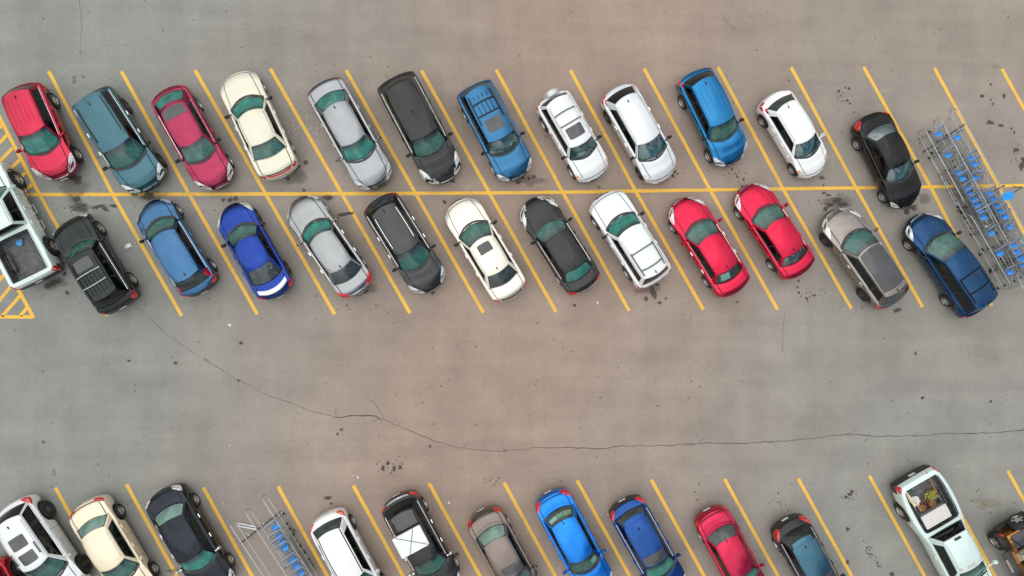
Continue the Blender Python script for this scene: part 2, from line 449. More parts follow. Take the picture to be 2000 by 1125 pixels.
def car(name, label, cat, F, Rr, W, typ, col, group='vehicles parked in the angled bays', **o):
    p = dict(T[typ]); p.update({k: v for k, v in o.items() if k in p})
    W *= .965 if typ == 'pickup' else .92
    upper = F[1] < 410 and Rr[1] < 260 and typ != 'sedan'
    a, b = G(*F, .6), G(*Rr, o.get('zrear', 1.15 if upper else .58))
    a.z = b.z = 0
    ctr = (a + b) / 2; ctr.z = 0
    L = (a - b).length
    d = a - b
    root = thing(name, label, cat, ctr, math.atan2(d.y, d.x), group)
    body_m = paint(col, o.get('metal', .5)) if isinstance(col, str) else col
    roof_m = o.get('roofm') and paint(o['roofm'], o.get('metal', .5)) or body_m
    trim = M['black']
    H, rw = p['H'], p['rw']
    Lg = L - .15
    hW = W / 2 - .05
    fend = o.get('fender', 0)
    def xf(s): return Lg / 2 - p['bf'] * abs(s) ** 2.3
    def xr(s): return -Lg / 2 + p['br'] * abs(s) ** 2.3
    def hw(f):
        e = 1.
        if f < p['fcr']:
            k = (p['fcr'] - f) / p['fcr']; e = p['e0'] + (1 - p['e0']) * math.sqrt(max(0, 1 - k ** 2.2))
        elif f > 1 - p['rcr']:
            k = (f - 1 + p['rcr']) / p['rcr']; e = p['e1'] + (1 - p['e1']) * math.sqrt(max(0, 1 - k ** 2.2))
        w = hW * e
        if fend:
            q = (f - p['rwf']) / .17
            w += fend * math.exp(-q * q * q * q) if f > .55 else 0
        return w
    def crown(f):
        return .05 * min(1, f / .08 + .25) * min(1, (1 - f) / .05 + .2)
    def B(f, s, off=0.):
        z = interp(p['prof'], f) + crown(f) * (1 - abs(s) ** 2.6) + off
        return Vector((xf(s) + f * (xr(s) - xf(s)), s * hw(f), z))
    def fx(x, s=0.): return (xf(s) - x) / (xf(s) - xr(s))
    def onbody(x, y, off=0.):
        s = 0
        for _ in range(3):
            f = min(1, max(0, fx(x, s))); s = max(-1, min(1, y / hw(f)))
        q = B(f, s, off)
        return Vector((x, y, q.z))
    # --- border loop with smoothed normals
    NB = 48
    bp = []
    for e in range(4):
        for i in range(NB):
            t = i / NB
            bp.append(B(0, -1 + 2 * t) if e == 0 else B(t, 1) if e == 1 else B(1, 1 - 2 * t) if e == 2 else B(1 - t, -1))
    n4 = 4 * NB
    bn = []
    for i in range(n4):
        t = bp[(i + 1) % n4] - bp[i - 1]
        v = Vector((-t.y, t.x, 0)) * 1
        v = Vector((t.y, -t.x, 0))
        bn.append(v.normalized() if v.length > 1e-9 else Vector((1, 0, 0)))
    # outward check
    sgn = 1 if bn[NB // 2].x > 0 else -1
    bn = [v * sgn for v in bn]
    for _ in range(3):
        bn = [(bn[i - 1] + bn[i] * 2 + bn[(i + 1) % n4]).normalized() for i in range(n4)]
    xw = [xf(1) + p['fw'] * (xr(1) - xf(1)) + .0, xf(1) + p['rwf'] * (xr(1) - xf(1))]
    xw = [Lg / 2 - p['fw'] * Lg, Lg / 2 - p['rwf'] * Lg]
    Ra = rw + .055
    zlow = o.get('zlow', .20 if typ in ('sedan', 'hatch') else .26)
    def zbot(x, ny):
        z = zlow
        for w in xw:
            dx = abs(x - w)
            if dx < Ra: z = max(z, rw + math.sqrt(Ra * Ra - dx * dx))
        return z
    def bq(q):
        q %= 4
        e = int(q); t = q - e
        P_ = B(0, -1 + 2 * t) if e == 0 else B(t, 1) if e == 1 else B(1, 1 - 2 * t) if e == 2 else B(1 - t, -1)
        k = q * NB; i = int(k) % n4; fr_ = k - int(k)
        return P_, (bn[i] * (1 - fr_) + bn[(i + 1) % n4] * fr_).normalized()
    def SK(q, g, off=0.):
        P_, n = bq(q)
        for i in range(len(GS) - 1):
            if g <= GS[i + 1] + 1e-9:
                t = (g - GS[i]) / (GS[i + 1] - GS[i]); break
        w = min(1, abs(n.x) ** 1.5)
        of = lerp(lerp(OS[i], OS[i + 1], t), lerp(OE[i], OE[i + 1], t), w)
        zb = zbot(P_.x, n.y)
        zb = min(zb, P_.z - .06)
        return Vector((P_.x + n.x * (of + off), P_.y + n.y * (of + off), lerp(P_.z, zb, g)))
    # --- stations
    fs = set(round(x, 5) for x in lin_(0, 1, 45))
    for w in xw:
        for k in range(13):
            x = w + Ra * math.cos(math.pi * k / 12) * .9999
            f = fx(x, 1)
            if 0 < f < 1: fs.add(round(f, 5))
    for f in (.006, .015, .985, .994): fs.add(f)
    bed = o.get('bed')
    if bed: fs |= {bed[0], bed[1]}
    fs = sorted(fs)
    fs = [f for i, f in enumerate(fs) if i == 0 or f - fs[i - 1] > 1e-4]
    ss = [-1, -.985, -.95, -.88, -.78, -.6, -.4, -.2, 0, .2, .4, .6, .78, .88, .95, .985, 1]
    mb = MB()
    def skipbed(i, j):
        return bed and fs[i] >= bed[0] - 1e-6 and fs[i + 1] <= bed[1] + 1e-6 and abs(ss[j] + ss[j + 1]) / 2 < bed[2]
    if bed: ss = sorted(set(ss) | {bed[2], -bed[2]})
    mb.grid([[B(f, s) for s in ss] for f in fs], 0, skip=skipbed)
    qs = [(s + 1) / 2 for s in ss] + [1 + f for f in fs[1:]] + [2 + (1 - s) / 2 for s in list(reversed(ss))[1:]] + [3 + (1 - f) for f in list(reversed(fs))[1:-1]]
    clad = o.get('clad', 0.)            # flank height (fraction) from which dark cladding starts
    rb, fb = o.get('rbump', 9), o.get('fbump', 9)
    def skm(i, j):
        g = (GS[i] + GS[i + 1]) / 2; q = qs[j]
        if clad and g > clad: return 1
        if 1.96 < q < 3.04 and g > rb: return 1
        if (q < 1.03 or q > 3.97) and g > fb: return 1
        if g > .9: return 1
        return 0
    mb.grid([[SK(q, g) for q in qs] for g in GS], 0, mif=skm, close=True)
    # --- cabin
    xcw, xrf_, xrr_, xcr = (Lg / 2 - p[k] * Lg for k in ('fc', 'frf', 'frr', 'frb'))
    bcw = o.get('bow', .10 if typ == 'pickup' else .26 if typ in ('suv', 'van') else .31); brf = bcw * .38
    bcr, brr = (.05, .03) if typ == 'pickup' else ((.20, .08) if typ in ('sedan',) else (.10, .10))
    bcr = o.get('bcr', bcr)
    wroof = W / 2 * p['wr']
    ins = .055
    def hb(x):
        return hw(min(1, max(0, fx(x, .95)))) - ins
    cabw = o.get('cabw', 9)
    xfc, xrc = xcw - bcw, xcr + bcr
    def basefront(s):
        x = xcw - bcw * s * s; y = s * min(hb(xfc), cabw)
        return onbody(x, y, -.012)
    def baserear(s):
        x = xcr + bcr * s * s; y = s * min(hb(xrc), cabw)
        return onbody(x, y, -.012)
    def baseside(a, sg):
        x = lerp(xrc, xfc, a)
        return onbody(x, sg * min(hb(x), cabw), -.012)
    def roof(a, s, off=0.):
        xa = xrr_ + brr * s * s; xb = xrf_ - brf * s * s
        wv = wroof * (1 - .07 * (1 - a) ** 4 - .045 * a ** 4)
        z = H - .075 * abs(s) ** 2.4 - .07 * a ** 5 - .05 * (1 - a) ** 5 - .015 * (2 * a - 1) ** 2 + off
        return Vector((lerp(xa, xb, a), s * wv, z))
    def Fq(s, v, off=0.):
        q = basefront(s).lerp(roof(1, s), v)
        k = 4 * v * (1 - v) * (1 - s * s)
        n = Vector((roof(1, 0).z - basefront(0).z, 0, basefront(0).x - roof(1, 0).x)).normalized()
        return q + n * (.045 * k + off)
    def Rq(s, v, off=0.):
        q = baserear(s).lerp(roof(0, s), v)
        k = 4 * v * (1 - v) * (1 - s * s)
        n = Vector((-(roof(0, 0).z - baserear(0).z), 0, abs(baserear(0).x - roof(0, 0).x))).normalized()
        return q + n * (.04 * k + off)
    def Sq(a, v, sg, off=0.):
        q = baseside(a, sg).lerp(roof(a, sg), v)
        k = 4 * v * (1 - v) * min(1, 6 * a * (1 - a))
        n = Vector((0, sg * (H - 1.), W / 2 - wroof)).normalized()
        return q + n * (.03 * k + off)
    def brk(base, extra):
        r = sorted(set(round(x, 4) for x in list(base) + list(extra)))
        return r
    wsv, rwv = o.get('wsv', (.03, .95)), o.get('rwv', (.08, .93))
    rws = o.get('rws', .93)
    wss = .955
    swv = o.get('swv', (.10, .86))
    win = p['win']
    sF = brk(lin_(-1, 1, 17), (-wss, wss)); vF = brk(lin_(0, 1, 6), wsv)
    mb.grid([[Fq(s, v) for s in sF] for v in vF], 0, skip=lambda i, j: wsv[0] <= (vF[i] + vF[i + 1]) / 2 <= wsv[1] and abs(sF[j] + sF[j + 1]) / 2 < wss)
    sR = brk(lin_(-1, 1, 17), (-rws, rws)); vR = brk(lin_(0, 1, 6), rwv)
    mb.grid([[Rq(s, v) for s in sR] for v in vR], 0, skip=lambda i, j: rwv[0] <= (vR[i] + vR[i + 1]) / 2 <= rwv[1] and abs(sR[j] + sR[j + 1]) / 2 < rws)
    aS = brk(lin_(0, 1, 21), [x for w in win for x in w]); vS = brk(lin_(0, 1, 6), swv)
    def wskip(i, j):
        am, vm = (aS[j] + aS[j + 1]) / 2, (vS[i] + vS[i + 1]) / 2
        return swv[0] <= vm <= swv[1] and any(w[0] <= am <= w[1] for w in win)
    pil = o.get('pillar')
    def wmi(i, j):
        am, vm = (aS[j] + aS[j + 1]) / 2, (vS[i] + vS[i + 1]) / 2
        if win[0][0] < am < win[-1][1] and swv[0] <= vm <= swv[1]: return 1
        if pil and vm > swv[0]: return 1
        return 0
    for sg in (1, -1):
        mb.grid([[Sq(a, v, sg) for a in aS] for v in vS], 0, skip=wskip, mif=wmi)
    for sg in (1, -1):
        for fD in o.get('doors', (p['fc'] + .075, (p['fc'] + p['frb']) / 2 + .02, p['rwf'] - .015)):
            for dx in (0,):
                q = 1 + fD if sg > 0 else 4 - fD
                w_ = .006 / Lg * (1 if sg > 0 else -1)
                mb.grid([[SK(q - w_, g, .004), SK(q + w_, g, .004)] for g in (.03, .13, .28, .48, .68, .86)], 1)
    mb.build('body', [body_m, M['gloss'] if pil else trim], root, angle=38)
    # --- roof
    aR = brk(lin_(0, 1, 15), []); sr = [-1, -.93, -.905, -.85, -.7, -.5, -.3, -.15, 0, .15, .3, .5, .7, .85, .905, .93, 1]
    gutter = o.get('gutter', True)
    rr = MB().grid([[roof(a, s) for s in sr] for a in aR], 0,
        mif=lambda i, j: 1 if (o.get('band') and .84 < abs(sr[j] + sr[j + 1]) / 2 < .93) or (gutter and .9 < abs(sr[j] + sr[j + 1]) / 2 < .93 and 0 < i < len(aR) - 2) else 0)
    rr.build('roof', [roof_m, M['seam']], root)
    ribs = o.get('ribs', 0)
    if ribs:
        for k in range(ribs):
            y = lerp(-.62, .62, k / (ribs - 1))
            r_ = MB(); aa = lin_(.12, .80, 9)
            r_.grid([[roof(a, y - .018, -.004), roof(a, y - .01, .010), roof(a, y + .01, .010), roof(a, y + .018, -.004)] for a in aa], 0)
            r_.build('roof_rib', roof_m, root)
    # --- glazing
    def patch(fn, a0, a1, v0, v1, na=14, nv=9, off=-.006):
        A, V = lin_(a0, a1, na), lin_(v0, v1, nv)
        return MB().grid([[fn(x, y, off) for x in A] for y in V], 0, uv=lambda i, j: (-1 + 2 * j / (na - 1), -1 + 2 * i / (nv - 1)))
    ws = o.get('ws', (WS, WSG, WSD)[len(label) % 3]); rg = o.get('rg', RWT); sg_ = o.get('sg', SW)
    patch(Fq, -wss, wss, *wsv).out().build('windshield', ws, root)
    patch(Rq, -rws, rws, *rwv).out().build('rear_window', rg, root)
    for sgn_ in (1, -1):
        for k, w in enumerate(win):
            m = sg_ if k == len(win) - 1 else o.get('sgr', sg_)
            patch(lambda a_, v_, of: Sq(a_, v_, sgn_, of), w[0], w[1], *swv, na=8, nv=6).out().build('side_window', m, root)
        if o.get('chrome', True):
            tm = M['chrome'] if o.get('chrome', True) is True else body_m
            A = lin_(win[0][0] - .01, win[-1][1] + .01, 16)
            MB().grid([[Sq(a_, swv[0] - .05, sgn_, .012) for a_ in A], [Sq(a_, swv[0] - .005, sgn_, .016) for a_ in A], [Sq(a_, swv[0] + .005, sgn_, .004) for a_ in A]]).build('window_trim', tm, root)
    # cowl and wipers
    cs = lin_(-.93, .93, 13)
    MB().grid([[basefront(s) + Vector((.012 - .01, 0, .022)) for s in cs], [onbody(basefront(s).x + .075, basefront(s).y * .99, .016) for s in cs], [onbody(basefront(s).x + .09, basefront(s).y * .99, -.004) for s in cs]]).build('cowl', M['black'], root)
    for s0, s1 in ((-.72, .02), (-.05, .70)):
        MB().tube([Fq(s0, .015, .03), Fq(lerp(s0, s1, .5), .055, .03), Fq(s1, .09, .028)], .008, 5).build('wiper', M['black'], root)
    # --- hood
    if not o.get('nohood'):
        hs = o.get('hoods', .80)
        f0, f1 = .022, p['fc'] - .024
        hf = lin_(f0, f1, 11); hsS = [-1, -.985, -.9, -.6, -.3, 0, .3, .6, .9, .985, 1]
        def hp(t, s, off):
            f = lerp(f0, f1, t); k = 1 - .10 * (1 - t)
            ff = f + (.0 if t < .5 else (bcw / Lg) * (abs(s) * hs) ** 2 * (t - .5) * 2)
            crease = .012 * math.exp(-((abs(s) - .62) / .10) ** 2) * t
            return B(ff, s * hs * k, off + crease)
        rows = []
        for i, t in enumerate(lin_(0, 1, 12)):
            rows.append([hp(t, s, .012 if (0 < i < 11 and abs(s) < .99) else .001) for s in hsS])
        hm = MB().grid(rows)
        def rib(fn, n):
            A, Bq_ = [], []
            for i in range(n):
                t = i / (n - 1); p0, p1 = fn(t); A.append(p0); Bq_.append(p1)
            hm.grid([A, Bq_], 1)
        rib(lambda t: (hp(t, 1.0, .006), hp(t, 1.035, .006)), 12); rib(lambda t: (hp(t, -1.0, .006), hp(t, -1.035, .006)), 12)
        rib(lambda t: (hp(0, -1 + 2 * t, .006), hp(-.012 * 2, -1 + 2 * t, .006)), 12)
        hm.build('hood', [body_m, M['seam']], root)
    # --- trunk lid
    if typ == 'sedan':
        f0, f1 = p['frb'] + .012, .982
        hs = .80
        def tp(t, s, off):
            f = lerp(f0, f1, t)
            ff = f - (bcr / Lg) * (abs(s) * hs) ** 2 * (1 - t)
            return B(ff, s * hs, off)
        rows = [[tp(t, s, .012 if (0 < i < 7 and abs(s) < .99) else .001) for s in hsS] for i, t in enumerate(lin_(0, 1, 8))]
        tm = MB().grid(rows)
        for e in (1, -1):
            tm.grid([[tp(t, e, .006) for t in lin_(0, 1, 8)], [tp(t, e * 1.04, .006) for t in lin_(0, 1, 8)]], 1)
        tm.grid([[tp(1, s, .006) for s in lin_(-1, 1, 9)], [tp(1.07, s, .006) for s in lin_(-1, 1, 9)]], 1)
        tm.build('trunk_lid', [body_m, M['seam']], root)
    # --- lamps
    hl = o.get('hl', (.58, .09, .18))
    hl = (hl[0], hl[1], min(hl[2], .19))           # inner edge, sweep along the fender, depth
    def lamp(nm, m, rear, sgn_, s1, sw, gd, topk=1.0):
        b_ = MB(); off = .009
        # top part
        S_ = lin_(s1, .995, 7)
        rows = []
        for t in lin_(0, 1, 4):
            row = []
            for s in S_:
                fm = sw * ((s - s1) / (1 - s1)) ** .7 * topk + .002
                f = t * fm
                row.append(B(1 - f if rear else f, s * sgn_, off))
            rows.append(row)
        b_.grid(rows)
        # wrap-around part
        q0 = (s1 + 1) / 2; q1 = 1 + sw
        Q = lin_(q0, q1, 12); rows = []
        for t in lin_(0, 1, 4):
            row = []
            for q in Q:
                k = min(1, (q - q0) / .06 + .25) * (1 if q < 1 else max(.12, 1 - (q - 1) / sw * .75))
                qq = q if not rear else 3 - q
                if sgn_ < 0:
                    qq = (1 - q) if not rear else 2 + q
                row.append(SK(qq, t * gd * k, off))
            rows.append(row)
        b_.grid(rows)
        return b_.build(nm, m, root)
    for sg in (1, -1):
        h_ = lamp('headlight', o.get('hlm', M['lamp']), False, sg, *hl)
        if o.get('amber'):
            a_ = MB(); Q = lin_(1.0 + hl[1] * .45, 1 + hl[1] * .95, 5)
            a_.grid([[SK(q if sg > 0 else 1 - q, g, .016) for q in Q] for g in lin_(.0, .16, 3)])
            a_.grid([[B(q - 1, sg * s, .016) for q in Q] for s in (.93, .96, .995)])
            a_.build('indicator', M['amber'], root)
    tl = o.get('tl', (.60, .035, .24) if typ == 'sedan' else (.72, .05, .34))
    tlm = o.get('tlm', M['red'])
    for sg in (1, -1):
        lamp('tail_light', tlm, True, sg, *tl, topk=o.get('tltop', .8 if typ == 'sedan' else .2))
        if o.get('dlamp'):
            v1 = o['dlamp']
            t_ = MB().grid([[Sq(a_, v_, sg, .012) for a_ in lin_(.0, .075, 4)] for v_ in lin_(0, v1, 5)])
            t_.grid([[Rq(s_ * sg, v_, .012) for s_ in lin_(.90, 1.0, 3)] for v_ in lin_(0, v1, 5)])
            t_.build('tail_light', tlm, root)
    # --- grille, intakes, bumpers strips, plates
    gw = o.get('gw', .46)
    gm = o.get('gm', M['gloss'])
    gq = lin_(.5 - gw / 2, .5 + gw / 2, 11)
    gg = MB().grid([[SK(q, g, .010) for q in gq] for g in lin_(.05, .30, 4)])
    gg.build('grille', gm, root)
    if o.get('gchrome', True):
        MB().grid([[SK(q, g, .02) for q in gq] for g in (.02, .07, .10)]).build('grille_bar', M['chrome'], root)
    MB().grid([[SK(q, g, .010) for q in lin_(.28, .72, 11)] for g in lin_(.58, .80, 3)]).build('air_intake', M['black'], root)
    pz = SK(2.5, .42, .02)
    MB().box(pz, (.012, .31, .16), bev=.004).build('number_plate', M['plate'], root)
    if o.get('fplate'):
        MB().box(SK(.5, .42, .02), (.012, .31, .16), bev=.004).build('number_plate', M['plate'], root)
    bs = o.get('bstrip')
    if bs:
        q_ = lin_(*( (.12, .88, 15) if bs == 'f' else (2.12, 2.88, 15)))
        MB().grid([[SK(q, g, .012) for q in q_] for g in (.30, .36)]).build('bumper_strip', M['chrome'], root)
    rstrip = o.get('rstrip')
    if rstrip:
        q_ = lin_(2.14, 2.86, 15)
        MB().grid([[B(.994, (2.5 - q) * 2, .014) for q in q_], [SK(q, .035, .014) for q in q_]]).build('trunk_strip', M['chrome'] if rstrip == 1 else M['red'] if rstrip == 2 else trim, root)
    sp = o.get('spoiler')
    if sp:
        sm = paint(sp, .1) if isinstance(sp, str) else body_m
        rows = []
        for x_, z_ in ((.0, .02), (.03, .085), (.16, .075), (.20, .05)):
            rows.append([B(.97, s_ * .86) + Vector((-.03 + x_ + .10 * s_ * s_, 0, z_)) for s_ in lin_(-1, 1, 13)])
        MB().grid(rows).build('spoiler', sm, root)
    rsp = o.get('rspoiler')
    if rsp:      # roof-edge spoiler over the rear glass
        dp = .20
        rows = [[roof(0, s_, .012) + Vector((.05, 0, .0)) for s_ in lin_(-.88, .88, 11)],
                [roof(0, s_, .02) + Vector((-.08, 0, -.01)) for s_ in lin_(-.88, .88, 11)],
                [roof(0, s_, .0) + Vector((-dp, 0, -.035)) for s_ in lin_(-.84, .84, 11)],
                [roof(0, s_, -.03) + Vector((-dp + .01, 0, -.05)) for s_ in lin_(-.84, .84, 11)]]
        MB().grid(rows).build('roof_spoiler', roof_m if rsp is True else rsp, root)
    # --- mirrors
    mm = M['black'] if o.get('mirror') == 'black' else body_m if not isinstance(o.get('mirror'), bpy.types.Material) else o['mirror']
    big = o.get('bigmirror', 0)
    for sg in (1, -1):
        am = .955
        q = baseside(am, sg); q.y = sg * (W / 2)
        yy = W / 2 + .09 + big
        b_ = MB()
        b_.box((q.x - .02, sg * yy, q.z + .09), (.13 + big * .2, .20, .15 + big * .3), rot=Matrix.Rotation(R(-12) * sg, 3, 'Z'), bev=.045)
        b_.tube([(q.x + .02, sg * (W / 2 - .10), q.z + .05), (q.x, sg * yy, q.z + .06)], .03, 6)
        b_.build('mirror', mm, root)
    # --- handles
    hmx = M['chrome'] if o.get('chromeh') else body_m
    for sg in (1, -1):
        for f in o.get('handles', (.46, .67) if typ != 'pickup' else (.44, .57)):
            q = 1 + f if sg > 0 else 4 - f
            P0 = SK(q, .10, .012)
            MB().box(P0, (.19, .045, .035), bev=.012).build('door_handle', hmx, root)
    # --- roof furniture
    rails = o.get('rails')
    if rails:
        rm = M['chrome'] if rails == 'chrome' else M['black'] if rails == 'black' else body_m
        r0, r1 = o.get('railr', (.10, .84))
        for sg in (1, -1):
            A = lin_(r0, r1, 10); b_ = MB()
            pts = [roof(r0, sg * .86, .0)] + [roof(a_, sg * .86, .05) for a_ in A] + [roof(r1, sg * .86, .0)]
            b_.tube(pts, .02, 6); b_.build('roof_rail', rm, root)
    for xb in o.get('bars', ()):
        rm = M['chrome'] if o.get('barm') == 'chrome' else M['rail'] if o.get('barm') == 'steel' else M['black']
        MB().tube([roof(xb, s_, .07) for s_ in lin_(-.88, .88, 9)], .022, 6).build('roof_crossbar', rm, root)
    for lst in o.get('slats', ()):
        a0, a1, sl = lst
        for s_ in sl:
            MB().tube([roof(a_, s_, .06) for a_ in lin_(a0, a1, 6)], .012, 5).build('rack_slat', M['black'], root)
    for (a0, a1, sw) in o.get('sunroof', ()):
        n = 12; rows = []
        for i in range(n + 1):
            u = -1 + 2 * i / n; row = []
            for j in range(n + 1):
                v = -1 + 2 * j / n
                # rounded rectangle mapping
                k = (max(0, abs(u) - .75) / .25) * (max(0, abs(v) - .75) / .25)
                uu = u * (1 - .035 * k); vv = v * (1 - .05 * k)
                row.append(roof(lerp(a0, a1, (uu + 1) / 2), vv * sw, .008))
            rows.append(row)
        MB().grid(rows).build('sunroof', o.get('sunm', M['sun']), root)
    for (a0, a1, sw) in o.get('roofpanel', ()):
        MB().grid([[roof(a_, s_, .007) for s_ in lin_(-sw, sw, 9)] for a_ in lin_(a0, a1, 7)]).build('roof_panel', o.get('panelm', M['gloss']), root)
    an = o.get('ant', 'fin')
    if an:
        pa, ps = o.get('antp', (.07, 0))
        b0 = roof(pa, ps)
        if an == 'fin':
            MB().grid([[b0 + Vector((.09, 0, 0)), b0 + Vector((.09, 0, 0)), b0 + Vector((.09, 0, 0))], [b0 + Vector((0, -.03, -.005)), b0 + Vector((0, 0, .045)), b0 + Vector((0, .03, -.005))], [b0 + Vector((-.07, -.028, -.005)), b0 + Vector((-.08, 0, .06)), b0 + Vector((-.07, .028, -.005))]]).build('antenna', M['black'], root, weld=False)
        else:
            b_ = MB().box(b0 + Vector((0, 0, .012)), (.09, .05, .03), bev=.01)
            b_.tube([b0 + Vector((0, 0, .02)), b0 + Vector((-.28, -.03, .16))], .008, 5); b_.build('antenna', M['black'], root)
    # --- wheels
    rim = o.get('rim', (6, 'rim'))
    for i, w in enumerate(xw):
        for sg in (1, -1):
            yy = W / 2 - .145 + (fend * .55 if (fend and i == 1) else 0)
            wh = add_wheel(root, w, sg * yy, rw, sg, rim, widen=.95 if not (fend and i == 1) else 1.5)
    MB().box((0, 0, zlow + .16), (Lg - .35, W - .56, .30), bev=.05).build('chassis', M['under'], root)
    # --- interior
    fl = MB().grid([[B(f, s, .012) for s in lin_(-.9, .9, 7)] for f in lin_(p['fc'] + .015, p['frb'] - .02, 9)])
    fl.build('cabin_floor', M['inside'], root)
    zf = interp(p['prof'], .4)
    db = MB()
    db.grid([[basefront(s) + Vector((-.06 - dx, 0, dz)) for s in lin_(-.9, .9, 9)] for dx, dz in ((0, .03), (.18, .075), (.34, .07), (.38, .0))])
    db.build('dashboard', M['dash'], root)
    tan = o.get('tan')
    xs = xcw - 1.02
    for y in (-.36, .36):
        s_ = link('seat', SEATT if tan else SEAT, root); s_.location = (xs - .12, y * W / 1.8, zf - .36)
    if p['frr'] - p['frf'] > .2 and not o.get('bed'):
        s_ = link('rear_seat', BENCHT if tan else BENCH, root); s_.location = (xs - 1.0, 0, zf - .34); s_.scale = (1, W / 1.85, 1)
    sw_ = MB()
    rot = Matrix.Rotation(R(62), 3, 'Y')
    cy = .37 * W / 1.8
    pts = [Vector((xcw - .60, cy, zf + .13)) + rot @ Vector((math.cos(t) * .18, math.sin(t) * .18, 0)) for t in lin_(0, 2 * math.pi * 15 / 16, 16)]
    sw_.tube(pts, .016, 5, closed=True); sw_.tube([pts[4], pts[12]], .02, 5); sw_.build('steering_wheel', M['black'], root)
    qv = Fq(0, .80, -.06)
    MB().box((qv.x - .03, 0, qv.z - .02), (.05, .24, .07), bev=.02).build('rear_view_mirror', M['black'], root)
    info = dict(root=root, L=L, Lg=Lg, B=B, SK=SK, roof=roof, Rq=Rq, Fq=Fq, Sq=Sq, xw=xw, W=W, H=H, rw=rw, body=body_m, W2M=Matrix.Translation(ctr) @ Matrix.Rotation(math.atan2(d.y, d.x), 4, 'Z'), xcr=xcr, xrr=xrr_, xcw=xcw, baserear=baserear, basefront=basefront, tp=None)
    # --- cargo bed
    if bed:
        f0, f1, sb = bed
        zf_ = o.get('bedz', .72)
        nb = 13
        fsb = [f for f in fs if f0 - 1e-6 <= f <= f1 + 1e-6]
        ssb = [s for s in ss if abs(s) <= sb + 1e-6]
        m_ = MB()
        def rim_(f, s): return B(f, s, .002)
        def flo(f, s):
            q = B(f, s); q.z = zf_; return q
        for e in (-sb, sb):
            m_.grid([[rim_(f, e) for f in fsb], [flo(f, e) for f in fsb]])
        for f in (f0, f1):
            m_.grid([[rim_(f, s) for s in ssb], [flo(f, s) for s in ssb]])
        nr = 37; rows = []
        for f in lin_(f0, f1, 4):
            row = []
            for k in range(nr):
                q = flo(f, lerp(-sb, sb, k / (nr - 1))); q.z += .022 if k % 3 == 1 else 0.004
                row.append(q)
            rows.append(row)
        m_.grid(rows)
        bo = m_.build('bed_liner', M['bed'], root, angle=25)
        for sg in (1, -1):
            MB().box((xw[1], sg * (hW * sb - .11), zf_ + .12), (.85, .22, .26), bev=.08).build('wheel_well', M['bed'], root)
            rl = MB().tube([B(f, sg * (sb + .03), .02) for f in lin_(f0 + .01, f1 - .01, 6)], .018, 5)
            rl.build('bed_rail', M['black'] if o.get('bedrail') else body_m, root)
    return info

def dpaint(hexc): return paint(hexc)
